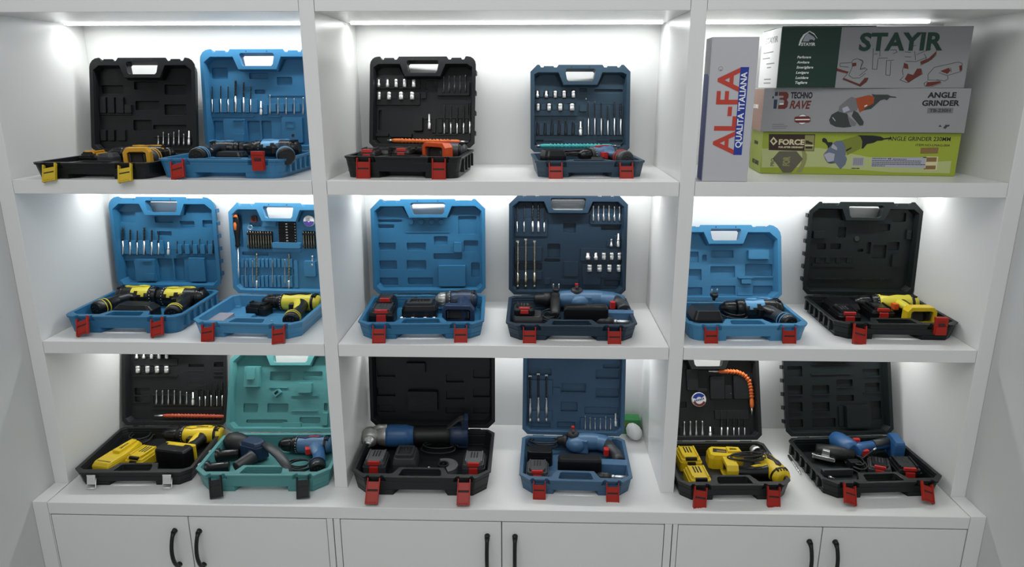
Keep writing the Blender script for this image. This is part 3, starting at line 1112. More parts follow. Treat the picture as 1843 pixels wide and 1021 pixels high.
t = drill(K, 'small black drill with gold-striped grip beside the amber battery shoe', (1080, 745), (960, 775), (900, 790), .034, 'black', 'dgrey', 'black', accent='amber', s=.62, ring='amber')
chargerbox(K, 'dark grey charger block left of the amber battery shoe', (612, 790), 0, .046, .05, .034, 'dgrey', cradle=False)
battery(K, 'flat black battery with tan top, leftmost in the case with yellow latches', (295, 790), 0, .060, .07, .026, 'black', 'black', 'amber')
battery(K, 'black battery with tan top next to the dark grey charger block', (440, 780), 0, .050, .07, .032, 'black', 'black', 'amber')

# B: blue case at the divider
K = Case('B', (270, 80, 3.927), Z1, -.741, .034, -.038, .343, .279, .050, .287, .103, 'blue',
         ('blue open tool case with red latches on the top shelf, left bay', 'the top shelf blue case'), 'red', [(28, 'flap', .050, 14), (0, 'up')], 'round', .030, .036, ribs=6, z0=.032,
         mould=([(435, 165, 550, 245), (700, 185, 835, 245), (895, 230, 1005, 290), (740, 320, 815, 350), (430, 540, 520, 690), (690, 540, 780, 690), (790, 540, 860, 690)],
                [(530, 525, 680, 700, .010), (595, 530, 672, 542, .014), (600, 630, 680, 690, .013), (940, 512, 1090, 700, .011), (835, 360, 1090, 364, .002)], [(425, 510, 735, 512), (835, 510, 930, 512)]))
clips(K, [(455, 385, 495, 485), (508, 385, 550, 485), (562, 385, 600, 485), (618, 385, 652, 485), (672, 385, 706, 485), (722, 385, 765, 485), (805, 422, 835, 498), (858, 418, 896, 480), (916, 418, 953, 480), (974, 418, 1011, 480), (1032, 418, 1066, 480)])
g = G().m(K.col)
a_, b_ = K.lid_pt(965, 592), K.lid_pt(1028, 545)
g.prism([(a_.x, a_.y), (b_.x, a_.y), (b_.x, b_.y), (a_.x, b_.y)], K.mz + .008, K.mz + .0125, [[(a_.x + .002, a_.y + .002), (b_.x - .002, a_.y + .002), (b_.x - .002, b_.y - .002), (a_.x + .002, b_.y - .002)]])
g.m('gap')
a_ = K.lid_pt(1020, 645)
g.lathe((a_.x, a_.y, K.mz + .009), (a_.x, a_.y, K.mz + .0115), [(0, .0045), (1, .0045)], 16)
link('moulded_mark', g, K.lid, None)
drills(K, 'upper holder', [440, 500, 552, 605, 662, 712], [295, 290, 295, 250, 265, 295], 480, [.002, .002, .002, .0034, .003, .002])
nutdriver(K, 785, 400, 500)
bits(K, 'right holder', [848, 905, 963, 1020, 1083], [355, 380, 378, 380, 372], [430, 495, 490, 490, 490][1], 'steel')
drill(K, 'black drill with blue stripes, end of its battery facing out at left', (700, 712), (430, 742), (285, 790), .036, 'black', 'black', 'black', accent='tsky', s=.9, ring='black')
drill(K, 'black drill with light blue nose panel behind the raised red latch', (640, 712), (1060, 735), (890, 795), .038, 'black', 'black', 'black', accent='tsky', s=.95, ring='tsky', panel='pblack', wide=True)
chargerbox(K, 'long black charger between the two blue-striped drills', (580, 780), 0, .075, .05, .036, 'black', cradle=False)

# C: black case centre bay
K = Case('C', (605, 90, 4.2556), Z1, -.265, .053, -.058, .316, .255, .056, .266, .223, 'blackcase',
         ('black open tool case with red latches and sockets in its lid, middle bay top shelf', 'the top shelf black case'), 'red', [(10, 'flap', .056), (10, 'flap', .056)], 'round', .024, .038, ribs=4, z0=.028,
         mould=([(325, 460, 410, 615), (500, 460, 590, 615), (310, 200, 640, 215), (800, 415, 1030, 500), (690, 235, 760, 300), (300, 440, 318, 640)],
                [(300, 225, 650, 300, .004), (300, 325, 650, 425, .004), (650, 325, 695, 380, .006), (595, 512, 670, 630, .014), (775, 245, 1030, 355, .006), (300, 640, 410, 665, .008), (410, 640, 590, 672, .010)],
                [(680, 527, 770, 529), (780, 522, 1030, 524), (755, 650, 925, 652)]))
clips(K, [(350, 328, 382, 378), (435, 328, 470, 378), (525, 328, 560, 378), (612, 328, 640, 378), (350, 232, 378, 285), (415, 232, 445, 285), (480, 232, 510, 285), (545, 232, 575, 285), (612, 232, 640, 285), (735, 530, 765, 640), (782, 530, 815, 640), (838, 530, 862, 640), (888, 530, 915, 640), (938, 530, 962, 640), (988, 530, 1012, 640)], hh=.005)
sockets(K, 'upper', [327, 394, 460, 525, 595], 226, 286, [.0075, .0085, .009, .0095, .010])
sockets(K, 'lower', [330, 405, 497, 582], 324, 382, [.0085, .0105, .0115, .0115])
bits(K, 'upper right', [823, 865, 907, 950, 992], [200, 197, 197, 197, 190], 325, 'dsteel', .0017)
bits(K, 'centre clip', [693], 312, 322, 'dsteel', .0015)
drills(K, 'right holder', [828, 878, 927, 977, 1025], [415, 420, 430, 425, 395], 642, [.0018, .002, .0024, .0027, .003], split=.38)
nutdriver(K, 713, 492, 607, .0034)
flexshaft(K, [(393, 692), (520, 696), (700, 700), (860, 702), (1013, 705)], 'orangehose', 'orange ribbed flexible shaft across the lid of the top shelf black case')
drill(K, 'dark drill with big orange-red battery shoe in the top middle case', (600, 738), (1000, 742), (775, 785), .036, 'dgrey', 'black', 'dgrey', kind='mount', mcol='orange', wfoot=.045, s=.95, accent='tred')
battery(K, 'black battery with red buttons behind the left latch of the top middle black case', (222, 795), 0, .055, .075, .043)
battery(K, 'black battery with red top beside the orange-red battery shoe', (515, 785), 0, .055, .062, .040)
chargerbox(K, 'black charger with thin cord loops in the top middle black case', (350, 765), 0, .06, .06, .034, 'black', cab=((520, 745), .05, .03, 2, 3))

# D: slate blue case
K = Case('D', (930, 100, 4.44), Z1, .231, .081, .052, .294, .244, .043, .252, .164, 'slate',
         ('slate blue open tool case with a teal shaft in its lid, middle bay top shelf', 'the top shelf slate case'), 'red', [(22, 'flap', .047), (22, 'flap', .047)], 'chamfer', .020, .034, z0=.022,
         mould=([(600, 390, 850, 450), (620, 270, 860, 300), (500, 255, 560, 310), (140, 675, 215, 695), (740, 675, 870, 695)],
                [(135, 345, 480, 385, .003), (135, 440, 490, 485, .005), (495, 390, 560, 455, .006), (480, 540, 530, 645, .003)],
                [(220, 678, 365, 680), (640, 678, 730, 680), (135, 388, 400, 390), (135, 290, 400, 292)]))
clips(K, [(135, 545, 152, 640), (180, 545, 212, 640), (238, 545, 268, 640), (294, 545, 324, 640), (350, 545, 380, 640), (404, 545, 436, 640), (462, 545, 492, 640), (530, 505, 560, 640), (585, 505, 612, 640), (638, 505, 666, 640), (690, 505, 718, 640), (742, 505, 768, 640), (794, 505, 820, 640), (846, 505, 868, 640), (190, 388, 236, 440), (280, 388, 325, 440), (370, 388, 418, 440), (182, 285, 215, 335), (255, 285, 290, 335), (325, 285, 360, 335), (398, 285, 432, 335)], hh=.005)
sockets(K, 'upper', [165, 236, 308, 379, 452], 284, 337, [.0085, .009, .0085, .009, .0095])
sockets(K, 'lower', [170, 258, 348, 442], 386, 442, [.009, .0105, .0115, .0125])
bits(K, 'lower left holder', [165, 225, 280, 337, 392, 449], [530, 530, 512, 510, 510, 530], 640, 'dsteel', .0018)
bits(K, 'centre clip', [553], 340, 352, 'steel', .0017)
nutdriver(K, 510, 527, 640, .0036)
drills(K, 'right holder', [573, 624, 676, 729, 781, 832], [365, 365, 368, 400, 362, 375], 636, [.0018, .0020, .0022, .0024, .0027, .003], split=.5)
flexshaft(K, [(145, 722), (350, 724), (500, 724), (650, 724), (828, 724)], 'tealhose', 'teal ribbed flexible shaft across the lid of the slate blue case')
t = Thing('extension_rod', 'thin chrome extension rod lying below the teal flexible shaft', 'extension rod', K.LF, K.lid_pt(250, 760, .03))
g = G().m('chrome')
g.lathe(K.lid_pt(250, 752, .028), K.lid_pt(525, 764, .028), [(0, .0018), (1, .0018)], 8)
g.lathe(K.lid_pt(525, 764, .028), K.lid_pt(590, 766, .028), [(0, .0035), (.3, .0042), (.8, .0042), (1, .003)], 12)
t.part('rod', g)
drill(K, 'blue drill with red trigger and round black battery end in the top slate case', (500, 800), (780, 770), (860, 815), .036, 'tsteel', 'dgrey', 'dgrey', trig='tred', s=.85, accent='tred')
chargerbox(K, 'glossy black charger in the left corner of the slate blue case', (225, 790), .2, .06, .07, .050, 'black', cradle=False, cab=((440, 800), .045, .03, 3, 5))
chargerbox(K, 'small black adaptor in front of the blue drill in the slate case', (640, 825), 0, .05, .035, .026, 'black', cradle=False)

# ================================================================== middle row
K = Case('E', (100, 345, 3.781), Z2, -1.084, .064, -.003, .338, .282, .052, .292, .069, 'blue3',
         ('cobalt blue open tool case holding two black and yellow drills, left bay middle shelf', 'the cobalt blue case'), 'red', [(36, 'flap', .052, 20), (36, 'flap', .052, 16)], 'round', .032, .038, ribs=6, z0=.016,
         mould=([(400, 135, 545, 210), (675, 165, 800, 212), (845, 200, 945, 245), (1000, 195, 1075, 245), (690, 270, 790, 300), (700, 455, 800, 610), (810, 455, 880, 610), (455, 470, 540, 610)],
                [(550, 455, 690, 610, .010), (600, 460, 670, 472, .014), (620, 550, 690, 605, .013), (915, 445, 1030, 612, .011)], [(455, 437, 740, 439), (820, 437, 1100, 439)]))
clips(K, [(470, 330, 505, 425), (520, 330, 556, 425), (568, 330, 604, 425), (618, 330, 652, 425), (666, 330, 700, 425), (712, 330, 742, 425), (828, 358, 864, 425), (882, 358, 918, 425), (934, 358, 970, 425), (988, 358, 1022, 425), (1040, 358, 1078, 425)])
drills(K, 'left holder', [458, 508, 556, 603, 655, 702], [240, 255, 262, 240, 255, 270], 430, [.0036, .003, .0024, .0036, .003, .0024])
nutdriver(K, 768, 345, 430)
bits(K, 'right holder', [828, 876, 930, 981, 1032, 1070], [335, 332, 330, 320, 330, 330], 420, 'dsteel')
drill(K, 'black drill with yellow side panel, rearmost of two in the cobalt blue case', (790, 665), (420, 672), (300, 782), .040, 'black', 'black', 'black', accent='yellow2', s=1.18, panel='pblack', wide=True)
drill(K, 'black drill with yellow stripes in front of the other in the cobalt blue case', (600, 705), (1030, 720), (800, 815), .038, 'black', 'black', 'black', accent='yellow2', s=1.15, wide=True)
chargerbox(K, 'long black charger between the grips of the two yellow-striped drills', (555, 785), -.12, .125, .055, .046, 'black', cradle=False, taper=.016)

K = Case('F', (335, 355, 3.781), Z2, -.720, .034, -.048, .319, .280, .045, .287, .088, 'blue2',
         ('light blue open tool case with orange screwdriver in its lid, left bay middle shelf', 'the light blue screwdriver case'), 'red', [(34, 'flap', .050, 12), (34, 'flap', .050, 10)], 'chamfer', .030, .036,
         mould=([(305, 120, 385, 340), (425, 230, 592, 352), (635, 160, 750, 335), (795, 230, 880, 350), (430, 110, 510, 200), (380, 372, 560, 395), (375, 485, 740, 525), (340, 350, 372, 560)],
                [(590, 305, 790, 345, .012), (590, 345, 790, 372, .008), (740, 425, 765, 620, .006), (805, 430, 890, 540, .010), (520, 150, 620, 200, .005)], []), insert=((150, 700, 380, 740, .016), (340, 790, 480, 815, .02)))
clips(K, [(378 + i * 27.5, 418, 398 + i * 27.5, 478) for i in range(13)] + [(378 + i * 27.5, 532, 398 + i * 27.5, 612) for i in range(13)])
# driver bits in black magazines
for nm, x0_, x1_, y0_, y1_, n_, lab in (('left', 425, 590, 232, 350, 10, 'black magazine of short driver bits right of the orange screwdriver'), ('right', 800, 880, 232, 350, 5, 'black magazine of short driver bits beside the divider')):
    p = K.lid_pt((x0_ + x1_) / 2, y1_)
    t = Thing('bit_magazine', lab, 'bit holder', K.LF, p)
    a_, b_ = K.lid_pt(x0_, y1_), K.lid_pt(x1_, y0_)
    g = G().m('black')
    g.box(a_.x, a_.y, .006, b_.x, b_.y, .014)
    g.box(a_.x, a_.y + .004, .012, b_.x, a_.y + .012, .021)
    g.box(a_.x, b_.y - .012, .012, b_.x, b_.y - .006, .021)
    t.part('holder', g, .0008)
    for i in range(n_):
        xx = a_.x + (b_.x - a_.x) * (i + .5) / n_
        g = G().m('brass')
        g.lathe((xx, a_.y + .001, .0195), (xx, b_.y - .001, .0195), [(0, .0018), (.45, .0018), (.5, .0012), (.9, .0012), (.92, .0018), (1, .001)], 6)
        t.part('driver_bit', g)
p = K.lid_pt(690, 335)
t = Thing('bit_magazine', 'upright black bit magazine with two columns of tips under the handle hole', 'bit holder', K.LF, p)
a_, b_ = K.lid_pt(638, 332), K.lid_pt(748, 162)
g = G().m('black')
g.box(a_.x, a_.y, .006, b_.x, b_.y, .016)
for i in range(9):
    yy = a_.y + (b_.y - a_.y) * (i + .5) / 9
    g.box(a_.x, yy - .0018, .015, b_.x, yy + .0012, .020)
t.part('holder', g, .0008)
for i in range(8):
    yy = a_.y + (b_.y - a_.y) * (i + 1) / 9
    g = G().m('chrome')
    g.box((a_.x + b_.x) / 2 - .003, yy - .0015, .018, (a_.x + b_.x) / 2 + .003, yy + .0015, .0215)
    g.box(b_.x - .003, yy - .001, .018, b_.x - .0005, yy + .001, .0212)
    t.part('driver_bit', g)
bits(K, 'clip rows', [403, 452, 587, 672], [430, 430, 425, 420], [612, 612, 595, 610][0], 'steel', .0014)
drills(K, 'lower clip rows', [480, 700], 383, 627, [.0034, .0034], ('brass', 'steel'), split=.25, kind='long tinted drill bit')
bits(K, 'right clip block', [860], 398, 470, 'chrome', .003, name='chrome_extension_bit')
# screwdriver
t = Thing('screwdriver', 'black and orange handled screwdriver with long steel shaft in the light blue lid', 'screwdriver', K.LF, K.lid_pt(345, 330))
a_, b_ = K.lid_pt(352, 338, .022), K.lid_pt(338, 118, .022)
g = G().m('black')
g.lathe(a_, b_, [(0, .006), (.05, .0085), (.12, .0065), (.28, .0075), (.55, .0118), (.8, .0118), (.93, .0105), (1, .006)], 16)
h_ = t.part('grip', g)
g = G().m('orangehose')
c_, d_ = a_.lerp(b_, .42) + Vector((0, 0, .0042)), a_.lerp(b_, .82) + Vector((0, 0, .006))
g.tube([c_, c_.lerp(d_, .3), c_.lerp(d_, .7), d_], [.003, .0072, .0076, .005], 12)
g.tube([a_.lerp(b_, .90) + Vector((0, 0, .0035)), a_.lerp(b_, 1.005)], [.0095, .006], 14)
t.part('soft_inlay', g, parent=h_)
g = G().m('chrome')
e_ = K.lid_pt(357, 552, .022)
g.lathe(e_, a_, [(0, .0036), (.3, .0036), (.32, .0022), (1, .0022)], 10)
t.part('shaft', g)
# tape measure key ring
t = Thing('pocket_tape', 'dark red pocket gadget with metal ring beside the orange screwdriver', 'pocket tape', K.LF, K.lid_pt(468, 150))
a_ = K.lid_pt(467, 148)
g = G().m('pmaroon')
g.prism(rrect(a_.x - .009, a_.y - .010, a_.x + .009, a_.y + .010, .004), .010, .022)
g.m('black')
g.prism(circ(a_.x, a_.y + .002, .0062), .020, .0235)
t.part('body', g, .001)
a_ = K.lid_pt(436, 206, .02)
g = G().m('chrome')
g.tube([(a_.x + .0072 * math.cos(2 * math.pi * i / 20), a_.y + .0072 * math.sin(2 * math.pi * i / 20), .020) for i in range(21)], .0011, 6, caps=False)
t.part('key_ring', g)
# round label


def roundtape(K, c, r, label, top, mid, low, blades=False):
    p = K.lid_pt(*c, .014)
    t = Thing('tape_measure', label, 'tape measure', K.LF, p)
    g = G().m('label')
    g.lathe((p.x, p.y, .012), (p.x, p.y, .026), [(0, r * .94), (.1, r), (.85, r), (1, r * .95)], 36)
    t.part('disc_body', g)
    g = G().m(top)
    n = 20
    seg = lambda a0, a1, r1, r0: [(p.x + r1 * math.cos(rad(a0 + (a1 - a0) * i / n)), p.y + r1 * math.sin(rad(a0 + (a1 - a0) * i / n))) for i in range(n + 1)] + [(p.x + r0 * math.cos(rad(a1 + (a0 - a1) * i / n)), p.y + r0 * math.sin(rad(a1 + (a0 - a1) * i / n))) for i in range(n + 1)]
    if top == 'pblue':
        g.prism(seg(35, 165, r * .93, r * .40), .026, .0263)
        g.m('pmaroon' if low == 'pred' else low)
        g.prism(seg(200, 340, r * .93, r * .60), .026, .0263)
        g.m('pblue')
        for i in range(6):
            a = rad(150 - i * 22)
            g.obox((p.x + (i - 2.5) * r * .24, p.y - r * .02 + (i - 2.5) * r * .06, .0262), .3, (r * .07, r * .12, .0003))
    else:
        g.prism(seg(185, 355, r * .93, r * .20), .026, .0263)
        g.m('pgrey')
        for i in range(3):
            g.obox((p.x - r * .15, p.y + r * (.5 - i * .2), .0262), .1, (r * .35, r * .045, .0003))
    t.part('printed_label', g)
    return t


roundtape(K, (843, 160), .0175, 'round white and violet tape measure partly hidden by the divider', 'purple', 'label', 'purple')
drill(K, 'yellow and black drill lying nose left in the light blue case', (520, 702), (915, 705), (715, 825), .038, 'yellow2', 'black', 'black', accent='black', s=1.0)
battery(K, 'angular black battery pack left of the yellow drill nose', (495, 745), -.25, .075, .042, .036, 'black', 'black', 'black')
t = Thing('bit_box', 'flat clear plastic box in the front left corner of the light blue case', 'plastic box', K.M, K.base_pt(225, 815, .02))
p, q = K.base_pt(110, 845, .022), K.base_pt(330, 792, .022)
g = G().m('clear')
g.box(p.x, p.y, .0105, q.x, q.y, .021, .001, .001)
b_ = t.part('box_body', g, .0015)
g = G().m('clear')
g.box(p.x - .001, p.y - .001, .0212, q.x + .001, q.y + .001, .0245, .001, .001)
g.box((p.x + q.x) / 2 + .018, p.y - .002, .016, (p.x + q.x) / 2 + .03, p.y + .002, .023)
t.part('box_lid', g, .001)
t = Thing('belt_clip', 'small bright metal clip in front of the yellow drill grip', 'clip', K.M, K.base_pt(568, 838, .016))
p = K.base_pt(568, 838, .022)
g = G().m('steel')
g.box(p.x - .011, p.y - .006, .0105, p.x + .011, p.y + .006, .013)
g.tube([(p.x - .009, p.y, .013), (p.x - .009, p.y, .021), (p.x + .009, p.y, .021), (p.x + .009, p.y, .015)], .0016, 6)
t.part('clip_body', g)
t = Thing('magnetic_bit', 'short blue-grey bit sleeve behind the black battery pack', 'bit sleeve', K.M, K.base_pt(470, 702, .02))
g = G().m('tsteel')
g.lathe(v2(K.base_pt(435, 700, .02), .018), v2(K.base_pt(512, 706, .02), .018), [(0, .004), (.1, .0065), (.6, .0065), (.62, .005), (1, .005)], 12)
t.part('sleeve', g)

K = Case('G', (630, 345, 3.646), Z2, -.229, .039, .048, .354, .289, .047, .296, .099, 'blue3',
         ('cobalt blue open tool case with two black and red batteries, middle bay middle shelf', 'the middle bay cobalt case'), 'red', [(24, 'flap', .050), (24, 'flap', .056)], 'chamfer', .030, .038,
         mould=([(175, 215, 290, 240), (175, 160, 340, 200), (372, 335, 498, 388), (550, 292, 640, 352), (185, 335, 300, 385), (190, 452, 308, 512), (372, 450, 500, 515), (548, 405, 735, 445), (190, 565, 315, 615), (380, 565, 545, 610), (745, 320, 840, 395), (795, 465, 850, 560), (710, 160, 830, 280)],
                [(365, 172, 655, 176, .002), (365, 262, 655, 270, .002), (580, 480, 762, 620, .014), (680, 328, 738, 400, .009)], []))
g = G().m(K.col)
for xx in (400, 468, 535, 598):
    p = K.lid_pt(xx, 200)
    g.lathe((p.x, p.y, K.mz - .001), (p.x, p.y, K.mz + .004), [(0, .009), (.8, .0088), (1, .0078)], 20)
link('moulded_ring', g, K.lid, None)
drill(K, 'navy impact driver with silver nose and navy battery shoe in the middle cobalt case', (560, 665), (835, 675), (712, 800), .044, 'tnavy', 'dgrey', 'tnavy', accent='dgrey', kind='mount', mcol='tnavy', wfoot=.046, s=1.1, chuckm='alu')
battery(K, 'black battery with red button in the front left corner of the middle cobalt case', (190, 790), 0, .072, .080, .050)
battery(K, 'black battery with red button, the rear one of the middle cobalt case', (232, 680), 0, .060, .070, .052)
chargerbox(K, 'wide black charger with cord loops in the middle of the cobalt case', (460, 755), 0, .105, .070, .046, 'black', cab=((500, 680), .052, .030, 3, 8))
for i, xx in enumerate((345, 420, 500, 560)):  # chrome pieces added to imitate highlights glimmering on the moulded tray edges
    p = K.base_pt(xx, 822, .022)
    t = Thing('bit_or_glint', '%s chrome stand-in for a glint along the handle edge of the middle cobalt case' % ordn(i, 4), 'hex bit', K.M, (p.x, p.y, .02), 'chrome glint stand-ins in the middle cobalt case')
    g = G().m('chrome')
    g.lathe((p.x - .009, p.y, .0165), (p.x + .009, p.y, .0165), [(0, .004), (.1, .0055), (.5, .0055), (.52, .0035), (1, .0035)], 6)
    t.part('glint_body', g)

K = Case('H', (900, 345, 3.52), Z2, .189, .037, 0, .366, .289, .046, .313, .130, 'navy',
         ('navy open tool case with masonry bits and sockets in its lid, middle bay', 'the navy rotary hammer case'), 'red', [(16, 'flap', .050), (16, 'flap', .052)], 'chamfer', .030, .038, hwf=.15,
         mould=([(300, 330, 380, 420), (280, 425, 380, 445), (660, 560, 760, 600), (640, 215, 770, 245), (90, 455, 265, 495), (400, 200, 480, 260)],
                [(90, 170, 305, 285, .004), (90, 350, 268, 440, .005), (90, 505, 268, 558, .005), (565, 140, 782, 208, .006), (505, 358, 775, 440, .004), (515, 462, 775, 545, .004), (400, 440, 498, 540, .006), (380, 552, 500, 592, .005), (520, 540, 640, 590, .008), (275, 545, 322, 590, .005), (675, 305, 700, 350, .006), (720, 275, 745, 350, .006)],
                [(85, 350, 268, 352), (85, 505, 268, 507)]))
drills(K, 'upper left holder', [108, 152, 207, 243, 280], [80, 80, 72, 75, 95], [250, 250, 255, 258, 272][2], [.002, .002, .0034, .0036, .002], split=.38)
drills(K, 'left side', [111, 162, 218], [312, 300, 312], 607, [.0036, .0034, .0032], ('brass', 'brass'), split=.32, kind='long masonry drill bit', tip=True, turns=9)
bits(K, 'upper right', [590, 623, 656, 690, 725, 758], [88, 88, 85, 85, 92, 92], 188, 'steel', .0022)
nutdriver(K, 750, 265, 350, .0038)
bits(K, 'lone clip', [705], 300, 348, 'chrome', .0028)
sockets(K, 'upper', [557, 607, 658, 708, 757], 388, 432, [.0125, .0115, .0115, .011, .011])
sockets(K, 'lower', [567, 630, 693, 753], 463, 508, [.0135, .0135, .013, .0125])


def hammer(K, label, nose, tail, knob, grip0, grip1, z=.042, s=1., side=False, fc='navy', trigc=(0, 0), batt=None, tint='tsteel'):
    N, T_ = v2(K.base_pt(*nose, z), z), v2(K.base_pt(*tail, z), z)
    ax = T_ - N
    u = ax.normalized()
    t = Thing('rotary_hammer', label, 'rotary hammer', K.M, (N + T_) / 2)
    R = .026 * s
    g = G().m(tint)
    g.lathe(N + ax * .18, T_, [(0, R * .7), (.06, R * .95), (.3, R * 1.1), (.6, R * 1.12), (.85, R * .9), (1, R * .5)], 24, .95)
    b_ = v2(K.base_pt(*knob, z), z)
    g.ball((b_.x + .010, b_.y - .010, z - .003), (.034, .034, .026), 24)
    g.obox((b_.x + .034, b_.y - .016, z - .004), -.15, (.016, .018, .021), .004)
    g.tube([N + ax * .72, v2(K.base_pt(*grip0, z), z)], [R * .95, R * .9], 18)
    t.part('housing', g, .003)
    g = G().m('rubber')
    g.lathe(N, N + ax * .2, [(0, R * .35), (.1, R * .55), (.5, R * .62), (.6, R * .78), (1, R * .8)], 20)
    t.part('bit_chuck', g)
    g = G().m('dgrey')
    kz = z + R * .95
    g.lathe((b_.x, b_.y, kz - .004), (b_.x, b_.y, kz + .010), [(0, .019), (.6, .019), (1, .015)], 24)
    g.box(b_.x - .004, b_.y - .016, kz + .008, b_.x + .004, b_.y + .016, kz + .017)
    k_ = t.part('mode_knob', g, .001)
    g = G().m('tred')
    g.prism(rrect(b_.x - .005, b_.y + .004, b_.x + .005, b_.y + .016, .002), kz + .010, kz + .022)
    t.part('knob_button', g, .0008, parent=k_)
    g0, g1 = v2(K.base_pt(*grip0, z), z), v2(K.base_pt(*grip1, z), z - .006)
    g = G().m('dgrey')
    mid = (g0 + g1) / 2 + Vector((.008, 0, 0))
    g.tube([g0, g0.lerp(mid, .5), mid, mid.lerp(g1, .5), g1], [R * .85, R * .72, R * .66, R * .68, R * .75], 16, .9)
    t.part('grip', g)
    g = G().m('tred')
    tp = g0.lerp(g1, .42) + Vector((-R * .78, -.003, 0))
    g.prism(rrect(tp.x - .008, tp.y - .010, tp.x + .008, tp.y + .010, .004), z - .010, z + .011)
    t.part('trigger', g, .001)
    # foot and battery
    x0_, y0_, x1_, y1_ = batt
    p, q = K.base_pt(x0_, y1_, .03), K.base_pt(x1_, y0_, z + .030)
    ym = min(p.y, q.y)
    g = G().m(tint)
    g.prism([(p.x + .055, ym + .018), (g1.x + .020, ym + .014), (g1.x + .024, ym + .046), (g1.x - .008, ym + .050), (p.x + .08, ym + .048)], .0105, z + .006, inset=.003)
    t.part('battery_foot', g, .0018)
    g = G().m('black')
    hz = z + .028
    g.prism(rrect(p.x, ym, q.x, ym + .036, .008), .0105, hz - .008)
    g.prism(rrect(p.x, ym, q.x, ym + .036, .008), hz - .008, hz, inset=.006)
    t.part('battery', g, .002, label='large black battery')
    return t


t = hammer(K, 'blue rotary hammer with big black battery in the navy case', (215, 672), (790, 660), (485, 655), (735, 700), (790, 745), .042, 1.05, trigc=(682, 715), batt=(405, 700, 680, 815))
# auxiliary side handle
t = Thing('side_handle', 'black auxiliary handle standing across the hammer nose in the navy case', 'side handle', K.M, K.base_pt(352, 720, .04))
a_, b_ = v2(K.base_pt(352, 665, .05), .052), v2(K.base_pt(348, 790, .03), .032)
g = G().m('rubber')
g.lathe(b_, a_, [(0, .009), (.06, .013), (.3, .0155), (.6, .0145), (.75, .016), (.8, .012), (.9, .019), (1, .016)], 18)
t.part('handle_grip', g)
t = chargerbox(K, 'dark grey charger with red-marked black battery docked, navy case corner', (160, 790), 0, .085, .070, .038, 'dgrey', cradle=False)
g = G().m('rubber')
a_ = K.base_pt(320, 770, .03)
cable(t, (a_.x, a_.y), .030, .045, .014, 3, 4)
plug(t, K, (355, 605), .070, 0)
battery(K, 'black battery with two red labels seated on the charger of the navy case', (155, 735), 0, .060, .060, .024, 'black', 'tred', 'black', z0=.046)
chuckadapter(K, 'dark keyless chuck with silver shank in the right corner of the navy case', (600, 818), (832, 828), .026, .0125, .5, 'dgrey')

K = Case('I', (1230, 400, 4.4375), Z2, .677, .051, .025, .337, .223, .047, .232, .310, 'blue2',
         ('small light blue open tool case with empty moulded lid, right bay middle shelf', 'the small light blue case'), 'red', [(14, 'flap', .050), (14, 'flap', .050)], 'round', .036, .040, hwf=.14, notch=True,
         mould=([(20, 235, 122, 322), (215, 352, 412, 442), (492, 335, 722, 430), (-60, 375, 145, 465), (-60, 520, 150, 602), (218, 508, 415, 600), (555, 508, 728, 600), (150, 260, 188, 315), (220, 225, 400, 285)],
                [(503, 222, 675, 300, .016), (430, 442, 552, 452, .010), (450, 455, 540, 495, .012), (425, 520, 550, 590, .003)], [(430, 440, 725, 442)]))
drill(K, 'blue and black drill with its battery end pointing to the front right corner', (290, 680), (790, 650), (835, 790), .042, 'black', 'black', 'dgrey', accent='tsky', s=1.12, ring='black', wide=True)
t = chargerbox(K, 'big rounded black charger beside the plug in the small light blue case', (160, 745), 0, .085, .090, .078, 'black', cradle=False, taper=.013)
a_ = K.base_pt(400, 730, .03)
cable(t, (a_.x, a_.y), .040, .050, .018, 3, 6)
plug(t, K, (245, 590), .078, .2)

K = Case('J', (1430, 355, 3.7125), Z2, 1.092, .071, -.016, .341, .275, .048, .290, .071, 'greencase',
         ('blackish green open tool case with yellow drill, right bay middle shelf', 'the middle shelf blackish green case'), 'red', [(34, 'flap', .056, -14), (0, 'up')], 'chamfer', .028, .038, ribs=6,
         mould=([(565, 180, 640, 225), (655, 105, 745, 165), (520, 320, 610, 460), (290, 200, 345, 270), (480, 300, 510, 380), (150, 310, 210, 350), (240, 310, 310, 350), (620, 300, 700, 355), (420, 345, 460, 365)],
                [(115, 222, 210, 275, .010), (640, 378, 705, 465, .010), (738, 212, 775, 285, .009), (110, 440, 400, 465, .003)], [(110, 400, 380, 402), (100, 548, 330, 549), (360, 548, 650, 549)]))
g = G().m('greencase')
p = K.lid_pt(415, 280)
g.lathe((p.x, p.y, K.mz - .002), (p.x, p.y, K.mz + .003), [(0, .009), (.8, .009), (1, .008)], 24)
g.m('gap')
g.lathe((p.x, p.y, K.mz + .003), (p.x, p.y, K.mz + .0036), [(0, .0065), (1, .0065)], 24)
link('moulded_ring', g, K.lid, None)
sockets_x = [150, 218, 288, 360]
clips(K, [(x_ - 14, 402, x_ + 14, 440) for x_ in sockets_x] + [(100 + i * 42, 542, 116 + i * 42, 552) for i in range(13)], hh=.004)
drill(K, 'yellow drill with orange trigger and open yellow battery shoe', (400, 660), (825, 672), (832, 790), .042, 'yellow2', 'black', 'black', trig='orange', kind='mount', mcol='yellow', wfoot=.042, s=1.0, accent='black')
chargerbox(K, 'black charger with cord on top in the rear left of the green-black case', (285, 665), 0, .085, .085, .046, 'black', cradle=False, cab=((320, 615), .055, .030, 2, 2), taper=.010)
battery(K, 'black battery with red clip, left one of two beside the yellow shoe', (335, 775), 0, .068, .080, .040, 'black', 'tred', 'black')
battery(K, 'black battery with red clip, right one of two beside the yellow shoe', (555, 750), 0, .068, .085, .040, 'black', 'tred', 'black')

